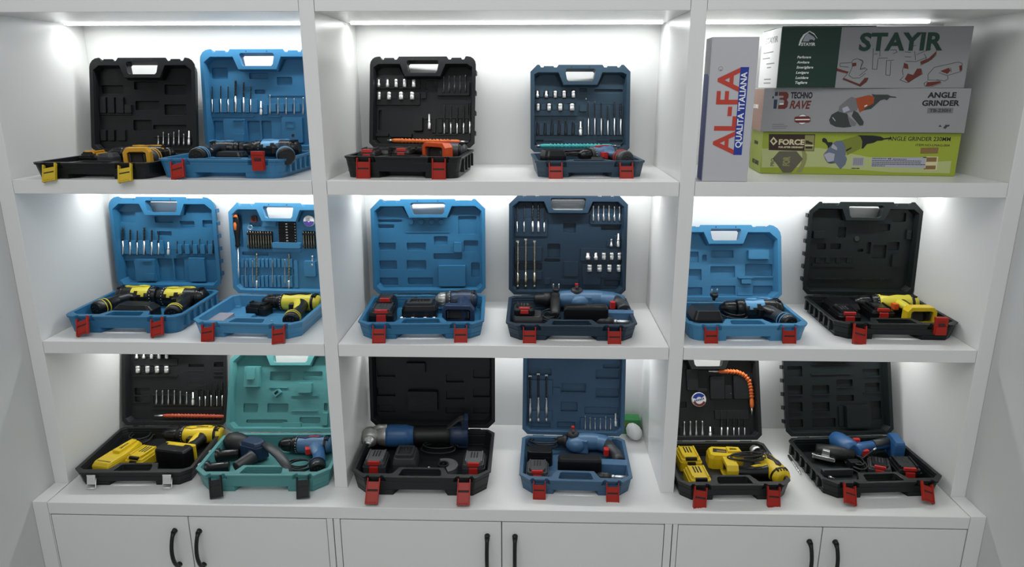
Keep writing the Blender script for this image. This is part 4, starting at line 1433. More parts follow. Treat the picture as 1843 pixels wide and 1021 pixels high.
# ================================================================== bottom row
K = Case('K', (120, 630, 3.927), ZC, -1.079, -.013, .038, .343, .291, .046, .296, .261, 'greycase',
         ('charcoal open tool case with metal latches and yellow charger, left bay worktop', 'the metal latched case'), 'ylatch', [(0, 'metal'), (0, 'metal')], 'chamfer', .026, .038, notch=False,
         mould=([(480, 268, 590, 320), (480, 330, 590, 368), (860, 100, 970, 145), (860, 155, 970, 200), (1040, 95, 1135, 130), (1040, 190, 1135, 215), (860, 230, 970, 250), (670, 200, 780, 240)],
                [(470, 60, 790, 110, .003), (470, 170, 790, 190, .004), (600, 315, 910, 395, .005), (595, 400, 1110, 425, .003)],
                [(480, 264, 592, 266), (480, 370, 592, 372), (668, 275, 785, 277), (855, 278, 960, 280), (1040, 80, 1135, 82), (1040, 155, 1135, 157), (1040, 182, 1135, 184), (690, 417, 775, 419), (975, 420, 1065, 422)]))
clips(K, [(615, 318, 625, 385), (648, 318, 668, 385), (690, 318, 710, 385), (730, 318, 752, 385), (774, 318, 795, 385), (815, 318, 838, 385), (906, 285, 935, 395), (950, 285, 972, 395), (990, 285, 1012, 395), (1030, 285, 1055, 395), (1070, 285, 1092, 395), (1110, 285, 1130, 395), (520, 118, 555, 160), (588, 118, 622, 160), (655, 118, 690, 160)], hh=.005)
sockets(K, 'upper', [495, 545, 601, 655, 708], 30, 62, [.0095, .009, .0095, .0095, .010])
sockets(K, 'lower', [503, 572, 639, 706], 114, 162, [.0125, .012, .012, .0125])
bits(K, 'centre holder', [635, 678, 719, 762, 804, 848], [285, 285, 283, 285, 290, 298], 388, 'steel', .0019)
nutdriver(K, 893, 300, 390, .0036)
drills(K, 'right holder', [940, 980, 1021, 1062, 1100], [250, 240, 225, 240, 228], 398, [.0016, .0018, .002, .0022, .0024], split=.45)
flexshaft(K, [(622, 466), (780, 466), (950, 468), (1125, 472)], 'redhose', 'brick orange ribbed shaft across the lid of the metal latched case', silver=(.12, .01))
drill(K, 'yellow and black drill with huge black battery in the metal latched case', (672, 572), (1108, 562), (775, 745), .040, 'yellow', 'black', 'black', accent='yellow', kind='battery', wfoot=.052, s=1.0)
battery(K, 'yellow battery with black latch left of the huge black battery', (540, 745), -.25, .062, .085, .042, 'yellow', 'black', 'yellow')


def longcharger(K, label, a, b, wd, col, z0=.0105, h=.040):
    A, B = v2(K.base_pt(*a, z0 + h), 0), v2(K.base_pt(*b, z0 + h), 0)
    d_ = (B - A)
    L_ = d_.length
    t = Thing('battery_charger', label, 'charger', K.M, ((A + B) / 2).to_tuple(), 'battery chargers in the cases')
    T0 = Matrix.Translation((A.x, A.y, z0)) @ Matrix.Rotation(math.atan2(d_.y, d_.x), 4, 'Z')
    w_ = wd / 2
    P = [(0, -w_ * .9), (.012, -w_), (L_ * .55, -w_), (L_ * .8, -w_ * .8), (L_ * .97, -w_ * .55), (L_, -w_ * .2), (L_, w_ * .3), (L_ * .95, w_ * .6), (L_ * .7, w_ * .8), (L_ * .45, w_), (.012, w_), (0, w_ * .9)]
    g = G(T0).m(col)
    g.prism(P, 0, h * .6)
    g.prism(P, h * .6, h * .86, inset=.010)
    t.part('charger_body', g, .002)
    g = G(T0).m(col)
    g.prism([(L_ * .42, -w_ * .42), (L_ * .9, -w_ * .30), (L_ * .9, w_ * .30), (L_ * .42, w_ * .42)], h * .8, h * 1.08, [[(L_ * .52, -w_ * .2), (L_ * .74, -w_ * .16), (L_ * .74, w_ * .16), (L_ * .52, w_ * .2)]])
    g.m('gap')
    g.prism([(L_ * .52, -w_ * .2), (L_ * .74, -w_ * .16), (L_ * .74, w_ * .16), (L_ * .52, w_ * .2)], h * .8, h * .95)
    t.part('charging_cradle', g, .002)
    g = G(T0).m('gap')
    for i in range(9):
        g.box(.014 + 0 * i, -w_ * .8 + w_ * 1.6 * i / 9, h * .58, .020, -w_ * .8 + w_ * 1.6 * i / 9 + w_ * .08, h * .875)
    t.part('vent_slots', g)
    return t, T0, L_


t, T0, L_ = longcharger(K, 'long yellow charger lying aslant in the metal latched case', (225, 795), (505, 620), .062, 'yellow')
a_ = K.base_pt(530, 610, .02)
cable(t, (a_.x, a_.y), .040, .045, .016, 3, 9)

K = Case('L', (335, 630, 3.648), ZC, -.692, -.035, .026, .392, .256, .057, .268, .424, 'teal',
         ('teal open tool case with black latches, left bay worktop beside the divider', 'the teal case'), 'dlatch', [(32, 'flap', .058, 14), (32, 'flap', .058, 8)], 'chamfer', .038, .036,
         mould=([(552, 142, 688, 200), (770, 142, 895, 200), (375, 352, 472, 412), (533, 352, 670, 412), (395, 458, 665, 480), (745, 442, 880, 482), (905, 350, 930, 400)],
                [(392, 105, 495, 248, .020), (412, 112, 470, 200, .026), (737, 215, 835, 285, .016), (628, 475, 762, 512, .010), (895, 410, 935, 500, .012)],
                [(550, 247, 670, 249), (690, 300, 870, 302), (690, 400, 865, 402)]))
g = G().m('teal')
p = K.lid_pt(603, 282)
g.T = Matrix.Translation((p.x, p.y, 0)) @ Matrix.Rotation(rad(40), 4, 'Z')
g.prism(rrect(-.013, -.010, .013, .010, .003), .010, .028, [rrect(-.008, -.004, .008, .005, .002)], inset=.002)
link('moulded_clip', g, K.lid, None, (0, 0, 0), .001)


def grinder(K, label, head, tail, z=.045, s=1., z_rise=0):
    A, B = v2(K.base_pt(*head, z), z), v2(K.base_pt(*tail, z + z_rise), z + z_rise)
    ax = B - A
    u = ax.normalized()
    side = Vector((u.y, -u.x, 0))
    if side.y > 0:
        side = -side
    t = Thing('angle_grinder', label, 'angle grinder', K.M, (A + B) / 2)
    R = .029 * s
    g = G().m('tblue')
    g.lathe(A + ax * .13, A + ax * .42, [(0, R * 1.0), (.1, R * 1.08), (.7, R * 1.05), (1, R * .86)], 28)
    g.m('tnavy')
    g.lathe(A + ax * .80, B, [(0, R * .85), (.2, R * 1.0), (.9, R * 1.08), (1, R * .9)], 28)
    t.part('motor_housing', g)
    g = G().m('rubber')
    g.lathe(A + ax * .41, A + ax * .81, [(0, R * .86), (.15, R * .78), (.85, R * .80), (1, R * .9)], 24)
    t.part('grip_sleeve', g)
    g = G().m('dgrey')
    T0 = Matrix.Translation(A + ax * .90) @ Matrix.Rotation(math.atan2(u.y, u.x), 4, 'Z')
    g.T = T0 @ Matrix.Rotation(math.pi / 2, 4, 'X')
    h_ = R
    g.prism([(-.045, h_ * .6), (-.030, h_ * 1.0), (.0, h_ * 1.75), (.022, h_ * 1.9), (.026, h_ * .6)], -.012, .012, [[(-.020, h_ * 1.0), (.010, h_ * 1.0), (.008, h_ * 1.55), (.001, h_ * 1.5)]])
    g.m('tnavy')
    g.prism([(-.005, -h_ * 1.05), (.028, -h_ * 1.05), (.030, h_ * 1.9), (.018, h_ * 1.95)], -.022, .022)
    t.part('battery_mount', g, .002)
    g = G().m('alu')
    g.lathe(A + ax * .02, A + ax * .145, [(0, R * .55), (.25, R * .85), (.8, R * .98), (1, R * 1.0)], 28)
    c_ = A - u * .010 * s
    g.lathe(c_ - side * .022, c_ + side * .032, [(0, R * .66), (.25, R * .88), (.62, R * .92), (.66, R * .78), (.80, R * .80), (.83, R * .66), (1, R * .62)], 30)
    g.tube([c_ - side * .012 + Vector((0, 0, R * .5)), A + ax * .06 + Vector((0, 0, R * .95)), A + ax * .14 + Vector((0, 0, R * .9))], [.007, .009, .010], 10)
    t.part('gear_head', g)
    g = G().m('chrome')
    g.lathe(c_ + side * .030, c_ + side * .058, [(0, R * .5), (.2, R * .5), (.25, R * .42), (.45, R * .42), (.5, R * .28), (.95, R * .28), (1, R * .2)], 20)
    g.m('gap')
    g.lathe(c_ + side * .0575, c_ + side * .0585, [(0, R * .12), (1, R * .12)], 10)
    t.part('spindle', g)
    return t


# compact navy circular saw / grinder of the teal case
t = Thing('angle_grinder', 'navy grinder with round black motor end and black tube handle in the teal case', 'angle grinder', K.M, K.base_pt(400, 640, .05))
z = .045
a_, b_ = v2(K.base_pt(275, 590, z), z), v2(K.base_pt(500, 665, z), z)
g = G().m('rubber')
g.lathe(a_, a_.lerp(b_, .55), [(0, .010), (.08, .024), (.35, .032), (.75, .031), (.9, .027), (1, .022)], 26)
t.part('motor_end', g)
g = G().m('tnavy')
T1 = Matrix.Translation(a_.lerp(b_, .80)) @ Matrix.Rotation(math.atan2((b_ - a_).y, (b_ - a_).x), 4, 'Z')
g.T = T1
g.prism([(-.045, -.020), (-.03, -.030), (.025, -.026), (.040, -.008), (.038, .018), (.02, .027), (-.04, .022)], -.026, .018)
g.prism([(-.042, -.018), (-.03, -.027), (.025, -.023), (.036, -.008), (.034, .016), (.02, .024), (-.038, .020)], .018, .030, inset=.008)
t.part('motor_housing', g, .003)
g = G().m('dgrey')
p, q = v2(K.base_pt(330, 775, .03), .030), v2(K.base_pt(440, 700, .04), .040)
g.lathe(p, q, [(0, .0165), (.04, .0185), (.9, .0185), (1, .021)], 24)
g.m('gap')
g.lathe(p - (q - p).normalized() * .0004, p + (q - p) * .02, [(0, .0145), (1, .0145)], 24)
t.part('tube_handle', g)
g = G().m('dgrey')
pp = [v2(K.base_pt(x_, y_, z_), z_) for x_, y_, z_ in ((520, 620, .066), (560, 650, .068), (610, 690, .066), (650, 745, .058), (680, 815, .046))]
g.tube(pp, [.012, .015, .016, .015, .011], 12, .62)
t.part('blade_guard', g)
for i, (x0_, y0_, x1_, y1_, lab) in enumerate(((150, 705, 350, 685, 'round black battery with silver badge, the rear one in the teal case'), (80, 790, 285, 770, 'round black battery with silver badge, the front one in the teal case'))):
    a_, b_ = v2(K.base_pt(x0_, y0_, .03), .032), v2(K.base_pt(x1_, y1_, .03), .032)
    t = Thing('battery_pack', lab, 'battery', K.M, (a_ + b_) / 2, 'loose battery packs in the cases')
    g = G().m('black')
    g.lathe(a_, b_, [(0, .011), (.06, .020), (.25, .0225), (.36, .0225), (.38, .0165), (.97, .0155), (1, .013)], 22)
    t.part('battery_body', g)
    g = G().m('chrome')
    c_ = a_.lerp(b_, .16)
    g.prism([(c_.x - .009, c_.y - .012), (c_.x + .008, c_.y - .006), (c_.x + .009, c_.y + .002), (c_.x - .008, c_.y - .003)], .046, .0535)
    c_, d_ = a_.lerp(b_, .45), a_.lerp(b_, .85)
    g.tube([c_ + Vector((0, -.004, .0152)), d_ + Vector((0, -.004, .0148))], .0012, 6)
    t.part('silver_badge', g, label='silver badge and stripe')
t = drill(K, 'blue drill with red trigger and switch beside the divider in the teal case', (608, 612), (960, 600), (862, 765), .042, 'tsteel', 'black', 'tblue', trig='tred', s=1.05, accent='tnavy', kind='stick', panel='tred')
a_ = K.base_pt(745, 750, .03)
cable(t, (a_.x, a_.y), .045, .035, .018, 4, 12, name='charging_cord')

K = Case('M', (615, 640, 3.646), ZC, -.234, -.043, .006, .401, .296, .062, .308, .101, 'greycase',
         ('large charcoal open tool case with blue angle grinder, middle bay worktop', 'the angle grinder case'), 'red', [(44, 'flap', .070), (44, 'flap', .070)], 'chamfer', .040, .040, hwf=.15,
         mould=([(232, 90, 350, 140), (232, 212, 352, 268), (685, 122, 800, 178), (685, 232, 805, 290), (862, 92, 980, 150), (862, 217, 985, 275), (240, 322, 355, 372), (682, 340, 805, 382), (862, 340, 985, 382)],
                [(425, 40, 555, 110, .016), (437, 222, 636, 352, .022)], [(240, 140, 352, 142), (235, 267, 350, 269), (685, 288, 805, 290), (862, 274, 985, 276), (685, 177, 800, 179)]))
g = G().m('gap')
a_, b_, c_ = K.lid_pt(445, 245, .036), K.lid_pt(600, 300, .036), K.lid_pt(445, 338, .036)
g.prism([(a_.x, a_.y), (c_.x, c_.y), (b_.x, b_.y)], .034, .0349)
link('moulded_recess', g, K.lid, None)
grinder(K, 'blue and black angle grinder with cast metal gear head', (215, 530), (830, 520), .056, 1.15)
battery(K, 'dark grey battery with red clip in the front left of the grinder case', (188, 690), 0, .068, .085, .052, 'dgrey', 'tred', 'grey')
battery(K, 'dark grey battery with red clip in the front right of the grinder case', (870, 700), 0, .068, .085, .052, 'dgrey', 'tred', 'grey')
chargerbox(K, 'dark grey charging cradle in the middle of the grinder case', (420, 665), 0, .070, .085, .055, 'dgrey', leds=True, cab=((640, 610), .058, .030, 2, 15))
t = Thing('wheel_guard', 'dark grey half-round wheel guard beside the charging cradle', 'wheel guard', K.M, K.base_pt(690, 715, .03))
p = K.base_pt(675, 715, .035)
n_ = 24
g = G().m('grey')
seg = [(p.x + .040 * math.cos(rad(-70 + 190 * i / n_)), p.y + .040 * math.sin(rad(-70 + 190 * i / n_))) for i in range(n_ + 1)] + [(p.x + .0125 * math.cos(rad(120 - 190 * i / n_)), p.y + .0125 * math.sin(rad(120 - 190 * i / n_))) for i in range(n_ + 1)]
g.prism(seg, .030, .033)
seg2 = [(p.x + .040 * math.cos(rad(-70 + 190 * i / n_)), p.y + .040 * math.sin(rad(-70 + 190 * i / n_))) for i in range(n_ + 1)] + [(p.x + .037 * math.cos(rad(120 - 190 * i / n_)), p.y + .037 * math.sin(rad(120 - 190 * i / n_))) for i in range(n_ + 1)]
g.prism(seg2, .0105, .031)
t.part('guard_plate', g, .0006)
g = G().m('rubber')
g.prism(circ(p.x - .004, p.y, .017), .028, .038, [circ(p.x - .004, p.y, .012)])
g.m('chrome')
q = K.base_pt(572, 738, .035)
g.ball((q.x, q.y, .036), (.004, .004, .003), 10)
t.part('clamp_collar', g, .0006)

K = Case('N', (920, 640, 3.646), ZC, .207, -.027, -.024, .324, .266, .049, .305, .20, 'steelblue',
         ('steel blue open tool case with three masonry bits in its lid, middle bay worktop', 'the steel blue case'), 'red', [(20, 'flap', .050), (24, 'flap', .056)], 'chamfer', .030, .036,
         mould=([(555, 92, 715, 152), (555, 215, 715, 275), (325, 305, 436, 368), (300, 435, 420, 485), (480, 338, 705, 388), (330, 182, 490, 240), (110, 85, 265, 130), (130, 440, 260, 485), (600, 60, 715, 85)],
                [(105, 158, 275, 262, .005), (270, 205, 325, 262, .004), (105, 360, 272, 430, .004), (455, 408, 708, 495, .005)],
                [(105, 160, 275, 162), (330, 242, 490, 244), (555, 156, 715, 158), (555, 278, 715, 280), (325, 368, 436, 370), (105, 362, 272, 364), (420, 442, 452, 444)]))
clips(K, [(455, 405, 475, 490), (498, 405, 508, 490), (530, 405, 542, 490), (562, 405, 574, 490), (595, 405, 608, 490), (630, 405, 642, 490)], hh=.006)
drills(K, 'left side', [124, 178, 231], [133, 120, 128], 438, [.0042, .0038, .0034], ('dsteel', 'steel'), split=.52, kind='long masonry drill bit', tip=True, turns=5)
bits(K, 'lower right', [486, 518, 551, 585, 620, 652], [395, 405, 410, 410, 398, 412], 495, 'steel', .0019)
nutdriver(K, 686, 380, 466, .0036)
hammer(K, 'blue rotary hammer with grey selector knob in the steel blue case', (300, 545), (660, 560), (405, 545), (630, 590), (715, 690), .044, .95, trigc=(600, 630), batt=(305, 635, 590, 765))
t = chargerbox(K, 'flat-topped black charger box in the rear left of the steel blue case', (185, 640), 0, .078, .045, .055, 'black', cradle=False, taper=.002)
a_ = K.base_pt(215, 560, .03)
cable(t, (a_.x, a_.y), .055, .026, .030, 3, 21)
battery(K, 'dark grey battery with red button near the left latch of the steel blue case', (172, 745), 0, .066, .078, .040, 'dgrey', 'tred', 'dgrey')
chuckadapter(K, 'dark keyless chuck with silver shank in the right corner of the steel blue case', (555, 792), (772, 802), .024, .012, .45, 'dgrey')

K = Case('O', (1205, 640, 3.583), ZC, .654, -.039, .039, .321, .256, .050, .278, .384, 'greycase',
         ('charcoal open tool case full of yellow batteries, right bay worktop', 'the yellow battery case'), 'red', [(30, 'flap', .060, -10), (28, 'flap', .056, -6)], 'chamfer', .028, .036,
         mould=([(320, 145, 350, 210), (425, 180, 470, 225), (60, 300, 110, 340), (470, 180, 500, 240)],
                [(105, 85, 180, 230, .012), (255, 130, 350, 285, .012), (350, 190, 400, 285, .008), (405, 125, 510, 285, .012), (285, 352, 512, 412, .006), (60, 460, 235, 525, .004), (280, 460, 520, 525, .004), (170, 210, 245, 235, .006)],
                [(285, 354, 510, 356), (60, 462, 235, 464), (280, 462, 520, 464)]))
roundtape(K, (185, 284), .0225, 'round tape measure with blue, white and red label in the charcoal lid', 'pblue', 'label', 'pred')
flexshaft(K, [(253, 102), (312, 103), (380, 103), (440, 108), (485, 130), (512, 165), (524, 215), (528, 265), (531, 310), (532, 345), (530, 382)], 'orangehose', 'orange ribbed flexible shaft bent into an arc in the charcoal lid', .0068, (.13, .09))
bits(K, 'left holder', [95, 134, 172, 212], [425, 425, 420, 422], 525, 'steel', .0026)
nutdriver(K, 262, 460, 525, .0036)
drills(K, 'right holder', [335, 374, 415, 447, 485], [355, 352, 360, 360, 360], 526, [.0026, .0026, .0016, .0016, .0016], split=.36)
bits(K, 'clip under the handle', [395], 238, 246, 'steel', .0016)
drill(K, 'yellow and black drill with silver chuck jaws and yellow battery shoe', (560, 600), (735, 800), (385, 735), .040, 'yellow', 'black', 'black', kind='mount', mcol='yellow', wfoot=.036, s=1.05, accent='black', jaws=True, ring='wprint')
battery(K, 'yellow battery with black latch, the rear one against the divider', (120, 650), 0, .066, .085, .046, 'yellow', 'black', 'yellow')
battery(K, 'yellow battery with black latch, the front one behind the left red latch', (185, 785), 0, .066, .085, .046, 'yellow', 'black', 'yellow')
p = K.base_pt(360, 625, .05)
t = Thing('battery_charger', 'wide yellow charger with black label in the rear of the charcoal case', 'charger', K.M, (p.x, p.y, .01))
T0 = Matrix.Translation((p.x, p.y, .0105)) @ Matrix.Rotation(-.02, 4, 'Z')
g = G(T0).m('yellow')
P_ = [(-.055, -.022), (-.045, -.030), (-.005, -.032), (.015, -.022), (.045, -.022), (.054, -.012), (.052, .012), (.035, .026), (-.04, .030), (-.052, .020)]
g.prism(P_, 0, .032)
g.prism(P_, .032, .044, inset=.006)
t.part('charger_body', g, .002)
g = G(T0).m('pblack')
g.prism([(-.040, -.006), (.000, -.012), (.004, .006), (-.034, .016)], .0435, .0448)
g.m('ptan')
g.prism([(-.028, -.005), (-.002, -.009), (.000, -.001), (-.026, .003)], .0447, .0452)
t.part('label_plate', g, label='black label plate')
g = G(T0).m('yellow')
g.prism([(.004, -.012), (.044, -.010), (.042, .014), (.006, .018)], .042, .050, [[(.012, -.003), (.034, -.003), (.033, .008), (.013, .009)]])
g.m('gap')
g.prism([(.012, -.003), (.034, -.003), (.033, .008), (.013, .009)], .042, .046)
t.part('charging_cradle', g, .001)
a_ = K.base_pt(500, 675, .06)
cable(t, (a_.x, a_.y), .060, .022, .062, 3, 30)

K = Case('P', (1400, 640, 3.647), ZC, 1.080, -.014, .074, .350, .272, .051, .305, .332, 'greencase',
         ('blackish green open tool case with blue jigsaw, far right on the worktop', 'the jigsaw case'), 'red', [(46, 'flap', .054, -20), (46, 'flap', .054, -22)], 'chamfer', .030, .038, ribs=6,
         mould=([(62, 197, 162, 258), (224, 195, 338, 255), (385, 158, 492, 208), (224, 307, 340, 370), (62, 307, 162, 370), (385, 260, 500, 300), (555, 88, 668, 135), (570, 180, 668, 240), (62, 420, 165, 472), (225, 412, 380, 472), (610, 300, 680, 420), (62, 70, 160, 140)],
                [(430, 322, 592, 470, .020), (395, 330, 428, 470, .006), (215, 55, 480, 62, .004), (215, 118, 480, 126, .004)],
                [(62, 262, 160, 264), (225, 257, 340, 259), (225, 370, 340, 372), (62, 374, 160, 376), (385, 209, 495, 211), (555, 140, 670, 142), (560, 245, 670, 247)]))
# jigsaw
z = .045
t = Thing('jigsaw', 'blue cordless jigsaw with chrome base plate in the far right case', 'jigsaw', K.M, K.base_pt(450, 590, z))
a_, b_ = v2(K.base_pt(415, 560, z), z), v2(K.base_pt(500, 630, z), z)
g = G().m('tblue')
g.lathe(a_ + Vector((-.012, .030, 0)), b_, [(0, .010), (.08, .024), (.3, .0285), (.8, .029), (1, .022)], 26)
t.part('motor_housing', g)
g = G().m('tblue')
c_, d_ = v2(K.base_pt(570, 600, z), z), v2(K.base_pt(735, 575, z), z)
g.tube([b_, b_.lerp(c_, .6) + Vector((0, .002, 0)), c_, c_.lerp(d_, .5), d_], [.022, .020, .017, .016, .018], 16, .95)
t.part('handle', g)
g = G().m('dgrey')
g.tube([c_.lerp(d_, .3) + Vector((0, -.002, .005)), c_.lerp(d_, .9) + Vector((0, -.002, .006))], [.0145, .0145], 14)
t.part('grip_sleeve', g)
g = G().m('tblue')
p = v2(K.base_pt(775, 600, z), 0)
g.T = Matrix.Translation((p.x, p.y, 0)) @ Matrix.Rotation(-.15, 4, 'Z')
g.prism([(-.018, -.036), (.012, -.036), (.016, .040), (-.014, .040)], .0105, z + .020)
g.prism([(-.018, -.036), (.012, -.036), (.016, .040), (-.014, .040)], z + .020, z + .030, inset=.005)
t.part('battery_mount', g, .002)
g = G().m('tred')
p = v2(K.base_pt(568, 632, z), 0)
g.prism(rrect(p.x - .013, p.y - .008, p.x + .013, p.y + .008, .004), z - .012, z + .006)
t.part('trigger', g, .001)
g = G().m('tred')
p = v2(K.base_pt(512, 578, z + .01), 0)
g.prism(rrect(p.x - .010, p.y - .006, p.x + .010, p.y + .006, .002), z + .012, z + .026)
t.part('lock_button', g, .001)
g = G().m('rubber')
p, q = v2(K.base_pt(250, 610, .04), .036), v2(K.base_pt(500, 650, .04), .036)
g.tube([p, p.lerp(q, .5), q], [.020, .025, .020], 14, .9)
t.part('gear_cover', g)
g = G().m('chrome')
p, q = K.base_pt(222, 660, .02), K.base_pt(380, 700, .02)
g.T = Matrix.Translation(((p.x + q.x) / 2, (p.y + q.y) / 2, 0)) @ Matrix.Rotation(-.55, 4, 'Z')
g.box(-.032, -.012, .022, .032, .012, .0245)
g.box(-.030, -.013, .0225, .030, -.0105, .034)
g.box(-.008, -.006, .024, .016, .010, .050, .002, .002)
g.box(-.036, .016, .018, .026, .022, .021)
t.part('base_plate', g, .0006, label='bright chrome base plate')
battery(K, 'black battery with red clip turned aslant, right of the jigsaw', (665, 720), -.45, .062, .075, .036, 'dgrey', 'tred', 'black')
battery(K, 'black battery with red clip in the right corner of the jigsaw case', (890, 725), -.15, .070, .085, .042, 'black', 'tred', 'black')
a_ = K.base_pt(515, 700, .03)
t = Thing('charging_adapter', 'small black plug-in charger with coiled cord in front of the jigsaw', 'charger', K.M, (a_.x, a_.y, .02))
cable(t, (a_.x, a_.y), .028, .050, .016, 4, 33)
g = G().m('black')
p = K.base_pt(500, 690, .04)
g.box(p.x - .018, p.y - .014, .0105, p.x + .018, p.y + .014, .040, .003, .003)
t.part('adapter_body', g, .002)
g = G().m('rubber')
p, q = v2(K.base_pt(560, 665, .05), .045), v2(K.base_pt(640, 632, .05), .062)
g.tube([(a_.x, a_.y + .03, .04), p, p.lerp(q, .8)], .0028, 8)
g.m('chrome')
g.lathe(p.lerp(q, .8), q, [(0, .003), (1, .0025)], 8)
t.part('lead', g)
t = Thing('parallel_guide', 'dark flat bar lying along the front left compartment of the jigsaw case', 'guide bar', K.M, K.base_pt(390, 750, .02))
p, q = K.base_pt(300, 762, .024), K.base_pt(480, 745, .024)
g = G().m('dgrey')
g.box(p.x, p.y - .004, .0105, q.x, q.y + .006, .024)
g.box(p.x, p.y - .004, .024, q.x, p.y - .001, .030)
t.part('bar', g, .0008)
for xx, yy, lab in ((352, 795, 'small chrome bit near the left corner of the jigsaw case, rear of two'), (376, 828, 'small chrome bit near the left corner of the jigsaw case, front of two')):
    p = K.base_pt(xx, yy, .018)
    g = G().m('chrome')
    g.lathe((p.x - .006, p.y + .005, .015), (p.x + .006, p.y - .006, .015), [(0, .0032), (.6, .0032), (.62, .0022), (1, .0018)], 8)
    tag(link('bit_or_glint', g, None, K.M, (p.x, p.y, .015)), lab, 'hex bit')


# ================================================================== cartons on the right of the top shelf
def txt(s, size, m, x, y, ang=0, shear=0, bold=0, width=None, align='LEFT', thick=.0002, z=.0003):
    cu = bpy.data.curves.new('lettering', 'FONT')
    cu.body, cu.size, cu.shear, cu.offset = s, size, shear, bold
    cu.align_x, cu.align_y = align, 'BOTTOM_BASELINE'
    cu.extrude = thick
    cu.resolution_u = 3
    o = bpy.data.objects.new('lettering', cu)
    C.objects.link(o)
    bpy.context.view_layer.update()
    me = bpy.data.meshes.new_from_object(o.evaluated_get(bpy.context.evaluated_depsgraph_get()))
    bpy.data.objects.remove(o)
    bpy.data.curves.remove(cu)
    xs = [v.co.x for v in me.vertices] or [0, 1]
    w0 = max(xs) - min(xs)
    sx = width / w0 if width else 1
    off = -min(xs) if align == 'LEFT' else (-(max(xs) + min(xs)) / 2 if align == 'CENTER' else -max(xs))
    ca, sa = math.cos(ang), math.sin(ang)
    for v in me.vertices:
        X, Y = (v.co.x + off) * sx, v.co.y
        v.co.x, v.co.y, v.co.z = x + X * ca - Y * sa, y + X * sa + Y * ca, z + v.co.z
    me.materials.clear()
    me.materials.append(M[m])
    return me


class Carton:
    """front face frame: x right, y up, z out of the face; (0,0) is the lower left corner"""
    def __init__(B, name, label, cat, x, y, z, rot, w, d, h, body, top=None, group=None):
        B.w, B.h, B.d = w, h, d
        B.M = Matrix.Translation((x, y, z)) @ Matrix.Rotation(rad(rot), 4, 'Z')
        B.t = Thing(name, label, cat, B.M, (0, 0, 0), group)
        g = G().m(body)
        g.box(0, 0, 0, w, d, h)
        B.body = B.t.part('carton_body', g, .0012)
        B.F = Matrix.Rotation(math.pi / 2, 4, 'X')     # face -> carton: x, y->z, z->-y
        B.FS = Matrix.Rotation(-math.pi / 2, 4, 'Z') @ Matrix.Rotation(math.pi / 2, 4, 'X')   # left side face

    def add(B, name, g, side=False, label=None, z=0):
        o = link(name, g, B.body, None)
        o.matrix_local = B.FS if side else B.F
        if label:
            o['label'] = label
        return o

    def word(B, name, s, *a, side=False, **k):
        me = txt(s, *a, **k)
        me.name = name
        o = bpy.data.objects.new(name, me)
        C.objects.link(o)
        o.parent = B.body
        o.matrix_local = B.FS if side else B.F
        return o

    def quad(B, tl, tr, br, bl, s, org):
        B.q, B.qs, B.qo = (tl, tr, br, bl), s, org

    def f(B, px, py):
        """crop pixel to face coordinates through the four measured corners"""
        X, Y = B.qo[0] + px / B.qs, B.qo[1] + py / B.qs
        tl, tr, br, bl = B.q
        u, v = .5, .5
        for _ in range(12):
            fx = (1 - u) * (1 - v) * bl[0] + u * (1 - v) * br[0] + u * v * tr[0] + (1 - u) * v * tl[0]
            fy = (1 - u) * (1 - v) * bl[1] + u * (1 - v) * br[1] + u * v * tr[1] + (1 - u) * v * tl[1]
            ux, uy = (1 - v) * (br[0] - bl[0]) + v * (tr[0] - tl[0]), (1 - v) * (br[1] - bl[1]) + v * (tr[1] - tl[1])
            vx, vy = (1 - u) * (tl[0] - bl[0]) + u * (tr[0] - br[0]), (1 - u) * (tl[1] - bl[1]) + u * (tr[1] - br[1])
            dt = ux * vy - uy * vx
            ex, ey = X - fx, Y - fy
            u += (ex * vy - ey * vx) / dt
            v += (ux * ey - uy * ex) / dt
        return u * B.w, v * B.h

    def poly(B, pts):
        return [B.f(*p) for p in pts]


def line(g, pts, w_, z0=.0001, z1=.0005):
    for (x0, y0), (x1, y1) in zip(pts, pts[1:]):
        L_ = math.hypot(x1 - x0, y1 - y0)
        if L_ < 1e-6:
            continue
        nx, ny = -(y1 - y0) / L_ * w_ / 2, (x1 - x0) / L_ * w_ / 2
        g.prism([(x0 + nx, y0 + ny), (x1 + nx, y1 + ny), (x1 - nx, y1 - ny), (x0 - nx, y0 - ny)][::-1], z0, z1)


GRP = 'power tool cartons on the top right shelf'
# lime carton, lowest of the stack
B = Carton('tool_carton', 'lime green angle grinder carton, lowest of the three stacked', 'box', .708, .19, Z1 + .0004, -6, .505, .16, .113, 'cardlime', group=GRP)
B.quad((1374, 235), (1727.4, 243.6), (1725.6, 316), (1367.5, 308.5), 8.377, (1340, 225))
g = G().m('cardlime2')
g.prism([B.f(*p) for p in ((260, 330), (1150, 330), (1900, 470), (2700, 560), (3150, 540), (3150, 720), (2300, 700), (1200, 610), (260, 610))][::-1], 0, .0002)
B.add('pale_band', g)
g = G().m('pbrown')
g.prism(B.poly([(368, 118), (368, 352), (1070, 378), (1076, 134)])[::-1], 0, .0005)
B.add('logo_plate', g)
g = G().m('pkhaki')
g.prism(B.poly([(922, 142), (920, 366), (1062, 370), (1066, 146)])[::-1], .0004, .0008)
g.m('pcream')
g.prism(B.poly([(440, 158), (384, 222), (440, 285), (502, 228)])[::-1], .0004, .0008)
g.prism(B.poly([(925, 285), (925, 300), (1062, 303), (1062, 288)])[::-1], .0007, .0009)
g.m('pbrown')
g.prism(B.poly([(440, 190), (412, 222), (440, 256), (470, 226)])[::-1], .0007, .0010)
g.prism(B.poly([(935, 220), (935, 265), (1040, 280), (1040, 250), (990, 235), (975, 222)])[::-1], .0007, .0010)
